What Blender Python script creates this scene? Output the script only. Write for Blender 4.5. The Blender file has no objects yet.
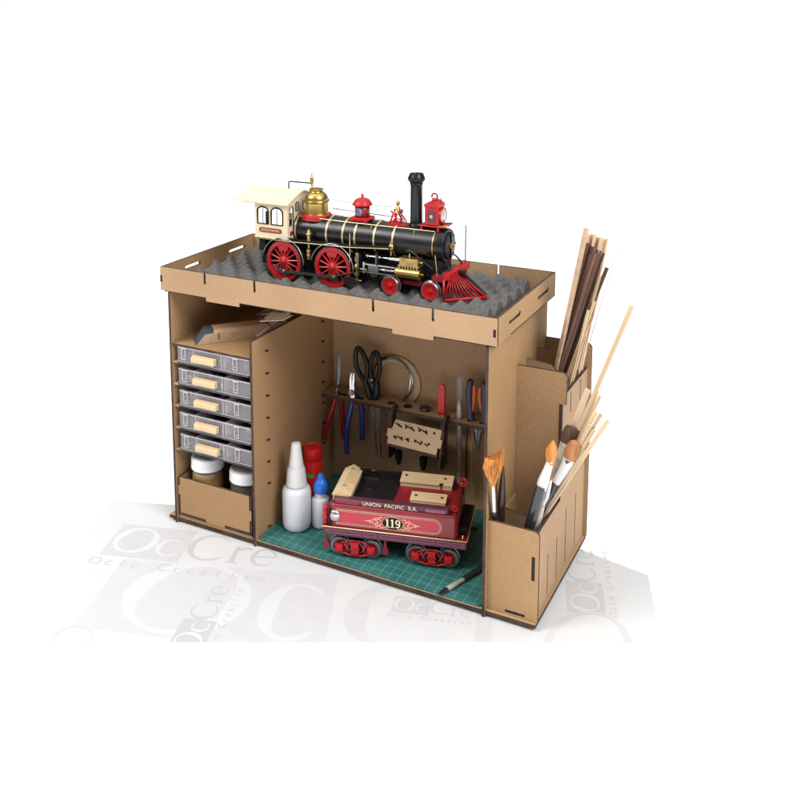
import bpy, bmesh, math, random
from math import sin, cos, pi, radians, sqrt, atan2
from mathutils import Vector, Matrix
random.seed(7)
S = 0.01                      # script is written in centimetres
scn = bpy.context.scene
COL = scn.collection

# ------------------------------------------------------------------ camera
CP = (68.1701, -80.8086, 58.619); YAW, PITCH, ROLL, FPX, PX, PY = -0.4835, -0.1463, -0.0020, 957.876, 372.06, 149.97
d = Vector((sin(YAW)*cos(PITCH), cos(YAW)*cos(PITCH), sin(PITCH)))
r = d.cross(Vector((0, 0, 1))).normalized(); u = r.cross(d)
rr = cos(ROLL)*r + sin(ROLL)*u; uu = -sin(ROLL)*r + cos(ROLL)*u
cam = bpy.data.cameras.new('camera'); co = bpy.data.objects.new('camera', cam); COL.objects.link(co)
m = Matrix((rr, uu, -d)).transposed().to_4x4(); m.translation = Vector(CP)*S
co.matrix_world = m
cam.sensor_width = 36; cam.lens = FPX/800*36
cam.shift_x = (400-PX)/800; cam.shift_y = (PY-400)/800
cam.clip_start = 0.02; cam.clip_end = 200
scn.camera = co

def at(px, py, y):            # point of the plane y = const seen at a photo pixel (used as a ruler)
    R = d + (px-PX)/FPX*rr - (py-PY)/FPX*uu
    t = (y-CP[1])/R.y
    return Vector(CP) + t*R
def atx(px, py, x):
    R = d + (px-PX)/FPX*rr - (py-PY)/FPX*uu
    return Vector(CP) + (x-CP[0])/R.x*R
def atz(px, py, z):
    R = d + (px-PX)/FPX*rr - (py-PY)/FPX*uu
    return Vector(CP) + (z-CP[2])/R.z*R

# ------------------------------------------------------------------ materials
def mat(name, c, rough=.5, metal=0., var=0., vscale=40., bump=0., bscale=200., spec=.5, alpha=1., trans=0., coat=0., sss=0., stretch=None, c2=None, detail=4., rvar=0., grime=0.):
    m = bpy.data.materials.new(name); m.use_nodes = True
    nt = m.node_tree; b = nt.nodes['Principled BSDF']; L = nt.links.new
    b.inputs['Base Color'].default_value = (*c, 1); b.inputs['Roughness'].default_value = rough
    b.inputs['Metallic'].default_value = metal; b.inputs['Specular IOR Level'].default_value = spec
    b.inputs['Alpha'].default_value = alpha; b.inputs['Transmission Weight'].default_value = trans
    b.inputs['Coat Weight'].default_value = coat
    if sss: b.inputs['Subsurface Weight'].default_value = sss; b.inputs['Subsurface Scale'].default_value = .01; b.inputs['Subsurface Radius'].default_value = (1, 1, 1)
    if var or bump or c2 or rvar or grime:
        tc = nt.nodes.new('ShaderNodeTexCoord'); mp = nt.nodes.new('ShaderNodeMapping')
        L(tc.outputs['Object'], mp.inputs['Vector'])
        if stretch: mp.inputs['Scale'].default_value = stretch
    if var or c2:
        n = nt.nodes.new('ShaderNodeTexNoise'); n.inputs['Scale'].default_value = vscale/S/100; n.inputs['Detail'].default_value = detail
        L(mp.outputs[0], n.inputs['Vector'])
        rp = nt.nodes.new('ShaderNodeValToRGB'); L(n.outputs['Fac'], rp.inputs[0])
        rp.color_ramp.elements[0].position = .32; rp.color_ramp.elements[1].position = .68
        if c2 is None: c2 = tuple(x*(1-var) for x in c); hi = tuple(min(1, x*(1+var)) for x in c)
        else: hi = c
        rp.color_ramp.elements[0].color = (*c2, 1); rp.color_ramp.elements[1].color = (*hi, 1)
        L(rp.outputs[0], b.inputs['Base Color'])
        last = rp.outputs[0]
        if grime:
            n3 = nt.nodes.new('ShaderNodeTexNoise'); n3.inputs['Scale'].default_value = 9; n3.inputs['Detail'].default_value = 6
            L(mp.outputs[0], n3.inputs['Vector'])
            mx = nt.nodes.new('ShaderNodeMix'); mx.data_type = 'RGBA'; mx.blend_type = 'MULTIPLY'
            mr = nt.nodes.new('ShaderNodeMapRange'); mr.inputs[1].default_value = .35; mr.inputs[2].default_value = .65
            mr.inputs[3].default_value = 1-grime; mr.inputs[4].default_value = 1
            L(n3.outputs['Fac'], mr.inputs[0]); mx.inputs['Factor'].default_value = 1
            L(last, mx.inputs[6]); L(mr.outputs[0], mx.inputs[7]); L(mx.outputs[2], b.inputs['Base Color'])
    if rvar:
        n4 = nt.nodes.new('ShaderNodeTexNoise'); n4.inputs['Scale'].default_value = 60; n4.inputs['Detail'].default_value = 5
        L(mp.outputs[0], n4.inputs['Vector'])
        mr = nt.nodes.new('ShaderNodeMapRange'); mr.inputs[3].default_value = max(0, rough-rvar); mr.inputs[4].default_value = min(1, rough+rvar)
        L(n4.outputs['Fac'], mr.inputs[0]); L(mr.outputs[0], b.inputs['Roughness'])
    if bump:
        n2 = nt.nodes.new('ShaderNodeTexNoise'); n2.inputs['Scale'].default_value = bscale/S/100; n2.inputs['Detail'].default_value = 3
        L(mp.outputs[0], n2.inputs['Vector'])
        bp = nt.nodes.new('ShaderNodeBump'); bp.inputs['Strength'].default_value = bump; bp.inputs['Distance'].default_value = .0004
        L(n2.outputs['Fac'], bp.inputs['Height']); L(bp.outputs[0], b.inputs['Normal'])
    return m

M = {}
M['mdf'] = mat('mdf_board', (.380, .235, .122), .75, var=.16, vscale=950, bump=.25, bscale=1400, spec=.22, grime=.16, detail=3)
def per_board(m, amt=.12):          # every board cut from a slightly different sheet
    nt = m.node_tree; b = nt.nodes['Principled BSDF']; src = b.inputs['Base Color'].links[0].from_socket
    oi = nt.nodes.new('ShaderNodeObjectInfo'); mr = nt.nodes.new('ShaderNodeMapRange'); mr.inputs[3].default_value = 1-amt; mr.inputs[4].default_value = 1+amt*.6
    hs = nt.nodes.new('ShaderNodeHueSaturation'); nt.links.new(oi.outputs['Random'], mr.inputs[0]); nt.links.new(mr.outputs[0], hs.inputs['Value'])
    m2 = nt.nodes.new('ShaderNodeMapRange'); m2.inputs[3].default_value = 1.08; m2.inputs[4].default_value = .90; nt.links.new(oi.outputs['Random'], m2.inputs[0]); nt.links.new(m2.outputs[0], hs.inputs['Saturation'])
    nt.links.new(src, hs.inputs['Color']); nt.links.new(hs.outputs[0], b.inputs['Base Color'])
per_board(M['mdf'])
M['burnt'] = mat('laser_burnt_edge', (.036, .024, .021), .8, c2=(.085, .052, .038), vscale=70, spec=.2)
M['ply'] = mat('pale_plywood', (.62, .45, .26), .6, var=.10, vscale=90, stretch=(.15, 1, 1), spec=.3, grime=.08)
M['slot'] = mat('charred_slot', (.012, .008, .007), .9)
M['balsa'] = mat('balsa_strip', (.56, .41, .25), .6, var=.14, vscale=260, stretch=(1, 1, .04), spec=.3)
per_board(M['balsa'], .22)
M['walnut'] = mat('walnut_strip', (.105, .048, .032), .6, var=.45, vscale=260, stretch=(1, 1, .03), spec=.3)
M['walnut2'] = mat('walnut_strip_reddish', (.17, .085, .058), .6, var=.4, vscale=260, stretch=(1, 1, .03), spec=.3)
per_board(M['walnut'], .3); per_board(M['walnut2'], .3)
M['pinkwood'] = mat('sapelli_wood', (.50, .34, .23), .6, var=.12, vscale=200, stretch=(.1, 1, 1), spec=.3)
M['foam'] = mat('charcoal_foam', (.105, .100, .097), .95, var=.18, vscale=900, bump=.7, bscale=1400, spec=.12)
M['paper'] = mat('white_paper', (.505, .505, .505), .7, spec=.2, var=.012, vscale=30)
M['floor'] = mat('white_sweep', (.95, .95, .95), .8, spec=.1, var=.006, vscale=3)
M['ink1'] = mat('pale_grey_ink', (.445, .440, .443), .7, spec=.2, var=.02, vscale=60)
M['ink2'] = mat('mid_grey_ink', (.410, .403, .408), .7, spec=.2, var=.02, vscale=60)
M['ink3'] = mat('faint_ink', (.472, .469, .471), .7, spec=.2, var=.02, vscale=60)
M['ink0'] = mat('paper_white_ink', (.512, .512, .512), .7, spec=.2, var=.012, vscale=60)
M['red'] = mat('red_enamel', (.38, .009, .012), .36, var=.16, vscale=120, spec=.35, rvar=.12)
M['dred'] = mat('dark_red_enamel', (.20, .010, .016), .35, var=.15, vscale=60, rvar=.12)
M['tankred'] = mat('tank_red', (.20, .013, .019), .3, var=.10, vscale=40, rvar=.1)
M['panelred'] = mat('decal_rose_red', (.43, .034, .055), .35, var=.05, vscale=60)
M['purple'] = mat('plum_enamel', (.085, .021, .042), .4, var=.15, vscale=80)
M['plumline'] = mat('plum_line', (.24, .065, .12), .4)
M['cream'] = mat('cream_painted_wood', (.64, .53, .36), .5, var=.05, vscale=80, spec=.3)
M['black'] = mat('black_metal', (.005, .005, .006), .32, var=.4, vscale=60, spec=.36, rvar=.12)
M['mblack'] = mat('matt_black', (.008, .007, .007), .6, var=.4, vscale=80, spec=.25)
M['brass'] = mat('brass', (.44, .30, .095), .34, 1., var=.14, vscale=80, rvar=.12)
M['obrass'] = mat('aged_brass', (.42, .30, .12), .38, 1., var=.3, vscale=90, rvar=.12)
M['pbrass'] = mat('pale_brass', (.55, .45, .25), .35, 1., var=.1, vscale=90)
M['steel'] = mat('steel', (.55, .55, .56), .28, 1., var=.15, vscale=90, rvar=.12)
M['dsteel'] = mat('dull_steel', (.20, .20, .21), .4, 1., var=.25, vscale=90, rvar=.1)
M['chrome'] = mat('chrome', (.85, .86, .88), .07, 1.)
M['gunmetal'] = mat('gunmetal', (.10, .10, .105), .4, .8, var=.25, vscale=90)
M['trim'] = mat('brass_trim', (.50, .39, .20), .35, .45, var=.15, vscale=80)
M['gold'] = mat('gold_lettering', (.74, .60, .36), .5)
M['goldgrey'] = mat('faded_gold_line', (.50, .36, .25), .5)
M['mat'] = None
M['bottle'] = mat('milky_polythene', (.60, .61, .66), .35, sss=.25, spec=.4, var=.02, vscale=40)
M['bottle2'] = mat('white_polythene', (.68, .70, .74), .4, sss=.1, spec=.4, var=.02, vscale=50)
M['nozzle'] = mat('frosted_nozzle', (.62, .62, .63), .3, spec=.5, sss=.2, var=.03, vscale=60)
M['bluecap'] = mat('blue_plastic', (.012, .13, .55), .35, var=.08, vscale=50)
M['redp'] = mat('red_plastic', (.60, .012, .012), .35, var=.06, vscale=50)
M['green'] = mat('green_print', (.07, .36, .06), .4)
M['white'] = mat('white_plastic', (.78, .78, .78), .35, var=.03, vscale=60)
M['glass'] = mat('clear_glass', (.6, .58, .52), .06, alpha=.14, spec=.8)
M['goldlabel'] = mat('ochre_label', (.33, .19, .055), .4, var=.25, vscale=60)
M['brownpaint'] = mat('dark_brown_paint', (.030, .013, .011), .15, var=.3, vscale=50)
M['clear'] = mat('clear_styrene', (.42, .40, .43), .10, alpha=.24, spec=.8)
M['clear2'] = mat('clear_edge', (.60, .58, .62), .10, alpha=.60, spec=.9)
M['greyp'] = mat('smoky_plastic', (.055, .045, .052), .3, alpha=.9, var=.25, vscale=60)
M['grip_red'] = mat('red_grip', (.30, .006, .014), .35, var=.12, vscale=60, coat=.2)
M['grip_blue'] = mat('blue_grip', (.018, .035, .20), .35, var=.12, vscale=60, coat=.2)
M['rubber'] = mat('black_rubber', (.010, .010, .010), .45, var=.3, vscale=70, spec=.3)
M['navy'] = mat('slate_blue_grip', (.035, .048, .085), .5, var=.2, vscale=60)
M['orange'] = mat('orange_grip', (.62, .115, .03), .5, var=.1, vscale=60)
M['bristle_o'] = mat('golden_bristle', (.52, .20, .035), .6, var=.35, vscale=500, stretch=(1, 1, .06), bump=.5, bscale=500)
M['bristle_b'] = mat('sable_bristle', (.38, .16, .055), .6, var=.35, vscale=500, stretch=(1, 1, .06), bump=.4, bscale=500)
M['bristle_d'] = mat('dark_bristle', (.085, .050, .030), .6, var=.45, vscale=500, stretch=(1, 1, .06), bump=.5, bscale=500)
M['handle_b'] = mat('black_lacquer', (.020, .022, .024), .25, var=.3, vscale=40, coat=.3)
M['handle_w'] = mat('white_lacquer', (.62, .62, .61), .3, coat=.3, var=.03, vscale=60)
M['tape'] = mat('worn_masking', (.55, .48, .40), .5, var=.3, vscale=120)
M['sandpaper'] = mat('grey_sandpaper', (.060, .075, .085), .95, var=.35, vscale=900, bump=.6, bscale=900, spec=.1)
M['film'] = mat('plastic_film', (.72, .72, .76), .12, alpha=.40, spec=.9)
M['lens'] = mat('lamp_lens', (.50, .47, .42), .12, .6, var=.2, vscale=70)
M['picture'] = mat('enamel_picture', (.20, .25, .38), .35, c2=(.02, .01, .03), vscale=140)
M['holder'] = mat('pale_board', (.50, .36, .225), .7, var=.10, vscale=900, spec=.2, grime=.1)
M['ferrule'] = mat('tin_ferrule', (.42, .40, .38), .35, .3, var=.2, vscale=80)
M['wire'] = mat('coil_wire', (.30, .24, .18), .35, .9, var=.4, vscale=120)
M['masking'] = mat('tan_tape', (.44, .31, .19), .6, var=.15, vscale=90)

def cutting_mat_material():
    m = bpy.data.materials.new('green_cutting_mat'); m.use_nodes = True; nt = m.node_tree; b = nt.nodes['Principled BSDF']; L = nt.links.new
    tc = nt.nodes.new('ShaderNodeTexCoord'); sx = nt.nodes.new('ShaderNodeSeparateXYZ'); L(tc.outputs['Object'], sx.inputs[0])
    def line(out, period, w):
        a = nt.nodes.new('ShaderNodeMath'); a.operation = 'DIVIDE'; L(out, a.inputs[0]); a.inputs[1].default_value = period*S
        f = nt.nodes.new('ShaderNodeMath'); f.operation = 'FRACT'; L(a.outputs[0], f.inputs[0])
        s = nt.nodes.new('ShaderNodeMath'); s.operation = 'SUBTRACT'; L(f.outputs[0], s.inputs[0]); s.inputs[1].default_value = .5
        ab = nt.nodes.new('ShaderNodeMath'); ab.operation = 'ABSOLUTE'; L(s.outputs[0], ab.inputs[0])
        g = nt.nodes.new('ShaderNodeMath'); g.operation = 'GREATER_THAN'; L(ab.outputs[0], g.inputs[0]); g.inputs[1].default_value = .5-w/period/2
        return g.outputs[0]
    def mx(a, b_):
        q = nt.nodes.new('ShaderNodeMath'); q.operation = 'MAXIMUM'; L(a, q.inputs[0]); L(b_, q.inputs[1]); return q.outputs[0]
    big = mx(line(sx.outputs[0], 1.05, .042), line(sx.outputs[1], 1.05, .042))
    n = nt.nodes.new('ShaderNodeTexNoise'); n.inputs['Scale'].default_value = 35; n.inputs['Detail'].default_value = 6; L(tc.outputs['Object'], n.inputs['Vector'])
    rp = nt.nodes.new('ShaderNodeValToRGB'); L(n.outputs['Fac'], rp.inputs[0])
    rp.color_ramp.elements[0].position = .3; rp.color_ramp.elements[1].position = .7
    rp.color_ramp.elements[0].color = (.016, .100, .094, 1); rp.color_ramp.elements[1].color = (.028, .145, .132, 1)
    mm = nt.nodes.new('ShaderNodeMix'); mm.data_type = 'RGBA'; L(rp.outputs[0], mm.inputs[6]); mm.inputs[7].default_value = (.20, .38, .33, 1)
    fac = nt.nodes.new('ShaderNodeMath'); fac.operation = 'MULTIPLY'; L(big, fac.inputs[0]); fac.inputs[1].default_value = .75
    L(fac.outputs[0], mm.inputs['Factor']); L(mm.outputs[2], b.inputs['Base Color']); b.inputs['Roughness'].default_value = .5
    return m
M['mat'] = cutting_mat_material()

# ------------------------------------------------------------------ mesh builder
class B:
    def __init__(s): s.bm = bmesh.new(); s.mats = []
    def mi(s, m):
        if m is None: return 0
        if m not in s.mats: s.mats.append(m)
        return s.mats.index(m)
    def face(s, vs, m=None):
        try: f = s.bm.faces.new(vs)
        except ValueError: return None
        f.material_index = s.mi(m); return f
    def box(s, x0, x1, y0, y1, z0, z1, m=None, bev=0, rot=None, c=None):
        vs = [Vector((x, y, z)) for x in (x0, x1) for y in (y0, y1) for z in (z0, z1)]
        if rot is not None:
            cc = c or Vector(((x0+x1)/2, (y0+y1)/2, (z0+z1)/2)); vs = [cc + rot @ (v-cc) for v in vs]
        v = [s.bm.verts.new(p) for p in vs]
        fs = [s.face([v[i] for i in q], m) for q in ((0, 1, 3, 2), (4, 6, 7, 5), (0, 4, 5, 1), (2, 3, 7, 6), (0, 2, 6, 4), (1, 5, 7, 3))]
        if bev:
            es = list({e for f in fs for e in f.edges})
            rs = bmesh.ops.bevel(s.bm, geom=es, offset=bev, segments=2, affect='EDGES', profile=.6)
            for f in rs['faces']: f.material_index = s.mi(m)
        return s
    def rings(s, rings, m=None, close=True, cap=True, smooth=True):
        R = [[s.bm.verts.new(p) for p in ring] for ring in rings]
        n = len(R[0])
        for a, b in zip(R[:-1], R[1:]):
            for i in range(n if close else n-1):
                f = s.face([a[i], a[(i+1) % n], b[(i+1) % n], b[i]], m)
                if f: f.smooth = smooth
        if cap and close:
            s.face(list(reversed(R[0])), m); s.face(R[-1], m)
        return s
    def frame(s, ax):
        ax = Vector(ax).normalized(); t = Vector((0, 0, 1)) if abs(ax.z) < .9 else Vector((1, 0, 0))
        a = ax.cross(t).normalized(); b = ax.cross(a); return a, b
    def cyl(s, p0, p1, r0, r1=None, n=20, m=None, cap=True):
        p0 = Vector(p0); p1 = Vector(p1); r1 = r0 if r1 is None else r1; a, b = s.frame(p1-p0)
        return s.rings([[p + rad*(cos(2*pi*i/n)*a + sin(2*pi*i/n)*b) for i in range(n)] for p, rad in ((p0, r0), (p1, r1))], m, cap=cap)
    def lathe(s, prof, o=(0, 0, 0), ax=(0, 0, 1), n=32, m=None, cap=True, sy=1.):
        o = Vector(o); axv = Vector(ax).normalized(); a, b = s.frame(axv)
        return s.rings([[o + h*axv + max(rad, 1e-4)*(cos(2*pi*i/n)*a + sy*sin(2*pi*i/n)*b) for i in range(n)] for rad, h in prof], m, cap=cap)
    def tube(s, pts, r, n=8, m=None, closed=False):
        pts = [Vector(p) for p in pts]; rs = r if isinstance(r, (list, tuple)) else [r]*len(pts)
        rings = []; pa = None; N = len(pts)
        for i, p in enumerate(pts):
            if closed: t = pts[(i+1) % N]-pts[i-1]
            else: t = pts[min(i+1, N-1)]-pts[max(i-1, 0)]
            t.normalize()
            if pa is None: pa, _ = s.frame(t)
            pa = (pa - pa.dot(t)*t).normalized(); b = t.cross(pa)
            rings.append([p + rs[i]*(cos(2*pi*k/n)*pa + sin(2*pi*k/n)*b) for k in range(n)])
        if closed: rings.append(rings[0])
        return s.rings(rings, m, cap=not closed)
    def sphere(s, c, r, n=16, m=None, sz=1., sx=1.):
        c = Vector(c); k = n//2
        return s.rings([[c + Vector((sx*r*sin(pi*j/k)*cos(2*pi*i/n), r*sin(pi*j/k)*sin(2*pi*i/n), -sz*r*cos(pi*j/k))) for i in range(n)] if 0 < j < k else
                        [c + Vector((1e-4*cos(2*pi*i/n), 1e-4*sin(2*pi*i/n), -sz*r*cos(pi*j/k))) for i in range(n)] for j in range(k+1)], m)
    def panel(s, outer, holes, ax, c0, c1, face=None, edge=None):
        """flat board cut from a 2-D outline with holes; face material on its two faces, edge on the cut"""
        def P(a, b, c): return {'x': (c, a, b), 'y': (a, c, b), 'z': (a, b, c)}[ax]
        loops = [outer]+list(holes); allv = []
        for c in (c0, c1):
            es = []; vv = []
            for lp in loops:
                v = [s.bm.verts.new(P(a, b, c)) for a, b in lp]; vv.append(v)
                es += [s.bm.edges.new((v[i], v[(i+1) % len(v)])) for i in range(len(v))]
            allv.append(vv)
            res = bmesh.ops.triangle_fill(s.bm, use_beauty=True, use_dissolve=False, edges=es)
            for g in res['geom']:
                if isinstance(g, bmesh.types.BMFace): g.material_index = s.mi(face)
        for v0, v1 in zip(*allv):
            n = len(v0)
            for i in range(n): s.face([v0[i], v0[(i+1) % n], v1[(i+1) % n], v1[i]], edge or face)
        return s
    def sheet(s, pts, m=None):
        return s.face([s.bm.verts.new(p) for p in pts], m)
    def build(s, name, mt=None, parent=None, smooth=False, loc=None, world=True, label=None, bevel=0):
        me = bpy.data.meshes.new(name)
        bmesh.ops.recalc_face_normals(s.bm, faces=s.bm.faces)
        off = Vector((0, 0, 0)); q = None
        if parent is not None and world:
            q = Matrix.Translation(Vector(ROOT[parent][0])) @ Matrix.Rotation(ROOT[parent][1], 4, 'Z'); q = q.inverted()
        for v in s.bm.verts:
            if q is not None: v.co = q @ v.co
        if loc is not None: off = Vector(loc); 
        for v in s.bm.verts: v.co = (v.co-off)*S
        if smooth:
            for f in s.bm.faces: f.smooth = True
        s.bm.to_mesh(me); s.bm.free()
        ms = s.mats or [mt]
        for x in ms: me.materials.append(M[x] if isinstance(x, str) else (x or M[mt]))
        o = bpy.data.objects.new(name, me); COL.objects.link(o)
        if smooth:
            try: me.set_sharp_from_angle(angle=radians(38))
            except Exception: pass
        if parent is not None: o.parent = parent; ROOT[o] = ROOT[parent]
        if loc is not None: o.location = off*S
        if bevel:
            bv = o.modifiers.new('bevel', 'BEVEL'); bv.width = bevel*S; bv.segments = 2; bv.limit_method = 'ANGLE'; bv.angle_limit = radians(40)
        if label: o['label'] = label
        return o
ROOT = {}
def thing(name, label, cat, loc=(0, 0, 0), rot=0, group=None):
    o = bpy.data.objects.new(name, None); COL.objects.link(o); o.empty_display_size = .01
    o.location = Vector(loc)*S; o.rotation_euler = (0, 0, rot); ROOT[o] = (tuple(loc), rot)
    o['label'] = label; o['category'] = cat
    if group: o['group'] = group
    return o
def tag(o, label, cat, group=None):
    o['label'] = label; o['category'] = cat
    if group: o['group'] = group
    return o
def rect(a0, a1, b0, b1): return [(a0, b0), (a1, b0), (a1, b1), (a0, b1)]
def rrect(a0, a1, b0, b1, rad, n=5, corners=(1, 1, 1, 1)):
    out = []
    for k, (cx, cy, st) in enumerate(((a0+rad, b0+rad, pi), (a1-rad, b0+rad, 1.5*pi), (a1-rad, b1-rad, 0), (a0+rad, b1-rad, .5*pi))):
        if corners[k]: out += [(cx+rad*cos(st+.5*pi*i/n), cy+rad*sin(st+.5*pi*i/n)) for i in range(n+1)]
        else: out.append(((a0, b0), (a1, b0), (a1, b1), (a0, b1))[k])
    return out
def arch(a0, a1, b0, b1, n=8):
    w = (a1-a0)/2; cx = (a0+a1)/2; h = min(w*.7, (b1-b0))
    return [(a0, b0), (a1, b0)] + [(cx+w*cos(pi*i/n), b1-h+h*sin(pi*i/n)) for i in range(n+1)]
def text_pts(b, body, size, place, m, align='CENTER', sx=1., space=1.):
    """flat lettering: tessellated font outlines laid through place(u,v)->xyz"""
    cu = bpy.data.curves.new('t', 'FONT'); cu.body = body; cu.size = size; cu.align_x = align; cu.align_y = 'CENTER'; cu.space_character = space
    cu.resolution_u = 3
    o = bpy.data.objects.new('t', cu); COL.objects.link(o); dg = bpy.context.evaluated_depsgraph_get(); dg.update()
    me = bpy.data.meshes.new_from_object(o.evaluated_get(dg))
    vs = [b.bm.verts.new(place(v.co.x*sx, v.co.y)) for v in me.vertices]
    for p in me.polygons: b.face([vs[i] for i in p.vertices], m)
    bpy.data.objects.remove(o); bpy.data.meshes.remove(me)

# ------------------------------------------------------------------ setting
def struct(o): o['kind'] = 'structure'; return o
b = B()
prof = [(-400, 0), (240, 0)]
sweep = [(-900, 0), (1700, 0)]+[(1700+900*sin(radians(a)), 900-900*cos(radians(a))) for a in range(3, 30, 3)]
b.rings([[(-2600, y, z), (2600, y, z)] for y, z in sweep], 'floor', close=False, cap=False)
struct(b.build('floor'))

# printed sheet under the cabinet
PA = radians(17.5); px_, py_ = Vector((cos(PA), sin(PA), 0)), Vector((-sin(PA), cos(PA), 0))
PO = Vector((-5.0, -3.1, 0))
def pl(x, y, z=.02): return Vector((x, y, z))
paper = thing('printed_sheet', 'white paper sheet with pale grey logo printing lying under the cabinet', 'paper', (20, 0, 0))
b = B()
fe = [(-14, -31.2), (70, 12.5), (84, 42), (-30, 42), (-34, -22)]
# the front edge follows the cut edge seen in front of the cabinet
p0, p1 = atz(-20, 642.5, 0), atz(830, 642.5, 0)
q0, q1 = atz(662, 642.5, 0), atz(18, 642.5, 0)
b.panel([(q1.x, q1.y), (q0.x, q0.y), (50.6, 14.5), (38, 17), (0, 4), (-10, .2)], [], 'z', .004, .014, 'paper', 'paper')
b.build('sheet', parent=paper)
def Pm(o, ang, sc):
    o = Vector((o[0], o[1], 0)); c, s_ = cos(ang), sin(ang)
    return lambda a, b_, z=.02: (o.x + sc*(a*c - b_*s_), o.y + sc*(a*s_ + b_*c), z)
def clipkeep(p):          # inside the sheet?
    ex, ey = p1.x-p0.x, p1.y-p0.y
    return (ex*(p[1]-p0.y) - ey*(p[0]-p0.x)) > 0
def cutb(b):
    n = Vector((-(p1.y-p0.y), p1.x-p0.x, 0)).normalized()
    bmesh.ops.bisect_plane(b.bm, geom=list(b.bm.verts)+list(b.bm.edges)+list(b.bm.faces), plane_co=Vector((p0.x, p0.y, 0))+n*.05, plane_no=n, clear_inner=True)
def ring_glyph(b, f, cx, cy, rx, ry, tx, ty, a0, a1, m, z, n=36, slant=0.):
    N = n
    P = []
    for i in range(N+1):
        a = a0+(a1-a0)*i/N
        wx = tx; 
        k = abs(cos(a+slant))
        t = ty+(tx-ty)*k*k
        taper = 1.
        if a1-a0 < 6.2:
            e = min(i, N-i)/N; taper = min(1, .35+e*5)
        ri = 1-t*taper/((rx+ry)/2)
        P.append(((cx+rx*cos(a), cy+ry*sin(a)), (cx+rx*ri*cos(a), cy+ry*ri*sin(a))))
    for (o0, i0), (o1, i1) in zip(P[:-1], P[1:]):
        b.sheet([f(*o0, z), f(*o1, z), f(*i1, z), f(*i0, z)], m)
def logo(b, o, ang, h, tile, m_in, m_out, m_small, z=.018, small=True, flip=False, cre=True, th=1.0):
    """a square tile with serif O and c reversed out of it, then C r e outside, a spaced line of small letters under it"""
    f = Pm(o, ang, h)           # unit = tile height; origin = tile's upper left corner
    if tile: b.sheet([f(0, -1, z), f(1.42, -1, z), f(1.42, 0, z), f(0, 0, z)], tile)
    ring_glyph(b, f, .45, -.47, .40, .40, .13*th, .05*th, 0, 2*pi, m_in, z+.0012, slant=.35)
    ring_glyph(b, f, 1.13, -.60, .25, .26, .10*th, .04*th, .8, 5.6, m_in, z+.0012)
    if cre:
        ring_glyph(b, f, 1.82, -.47, .40, .40, .13*th, .05*th, .75, 5.6, m_out, z+.0012)
        b.sheet([f(2.27, -.85, z+.0012), f(2.35, -.85, z+.0012), f(2.35, -.36, z+.0012), f(2.27, -.36, z+.0012)], m_out)
        b.sheet([f(2.2, -.85, z+.0008), f(2.42, -.85, z+.0008), f(2.42, -.82, z+.0008), f(2.2, -.82, z+.0008)], m_out)
        ring_glyph(b, f, 2.47, -.49, .13, .14, .07*th, .05*th, .6, 2.9, m_out, z+.0010, n=12)
        ring_glyph(b, f, 2.83, -.60, .23, .26, .09*th, .04*th, .1, 5.6, m_out, z+.0012)
        b.sheet([f(2.63, -.63, z+.0015), f(3.04, -.58, z+.0015), f(3.04, -.55, z+.0015), f(2.63, -.59, z+.0015)], m_out)
    if small:
        word = 'Ocio Creativo'; x = .02
        for ch in word:
            if ch != ' ': text_pts(b, ch, .30, lambda a, c, x=x: f(x+a, -1.19+c, z+.0010), m_small)
            x += .245
b = B(); f = Pm((0.05, -8.67), radians(18), 1); z_ = .0155
b.sheet([f(-.1, -11.5, z_), f(24.4, -11.5, z_), f(23.4, .9, z_), f(-.1, .1, z_)], 'ink3')
ring_glyph(b, f, 9.0, -5.1, 6.5, 5.9, 2.1, .5, 0, 2*pi, 'ink0', z_+.0012, n=60, slant=.3)
ring_glyph(b, f, 20.2, -5.6, 3.5, 4.6, 2.2, .5, .85, 5.55, 'ink0', z_+.0012, n=50)
ring_glyph(b, f, 31.0, -4.6, 5.9, 5.6, 2.3, .5, .8, 5.5, 'ink3', z_+.0012, n=60)
b.sheet([f(38.0, -10.5, z_), f(39.6, -10.5, z_), f(39.6, -2.5, z_), f(38.0, -2.5, z_)], 'ink3')
b.sheet([f(10.0, -8.1, z_+.0016), f(13.2, -8.1, z_+.0016), f(13.2, -1.0, z_+.0016), f(10.0, -1.0, z_+.0016)], 'ink3')
cutb(b); b.build('large_logo_print', parent=paper)
b = B(); logo(b, (-5.0, -3.1), PA, 6.3, 'ink1', 'ink0', 'ink2', 'ink2', z=.0185); cutb(b); b.build('logo_print', parent=paper)
b = B(); logo(b, (13.55, -18.16), radians(108), 3.4, 'ink2', 'ink0', 'ink2', 'ink2', z=.0215); cutb(b); b.build('logo_print', parent=paper)
b = B(); logo(b, (28.7, -0.9), PA, 2.6, 'ink1', 'ink0', 'ink1', 'ink2', z=.0245); cutb(b); b.build('logo_print', parent=paper)
b = B(); logo(b, (44.9, 4.7), radians(109), 3.7, 'ink1', 'ink0', 'ink1', 'ink1', z=.0275); cutb(b); b.build('logo_print', parent=paper)
b = B(); f = Pm((0, 0), 0, 1)
ring_glyph(b, f, 48.0, 0.6, 3.9, 5.4, .9, .4, 0, 2*pi, 'ink3', .0300)
cutb(b); b.build('ring_print', parent=paper); b = B(); ring_glyph(b, f, 4.6, -20.8, 2.0, 1.8, .35, .2, 0, 2*pi, 'ink3', .0300)
cutb(b); b.build('ring_print', parent=paper)

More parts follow.
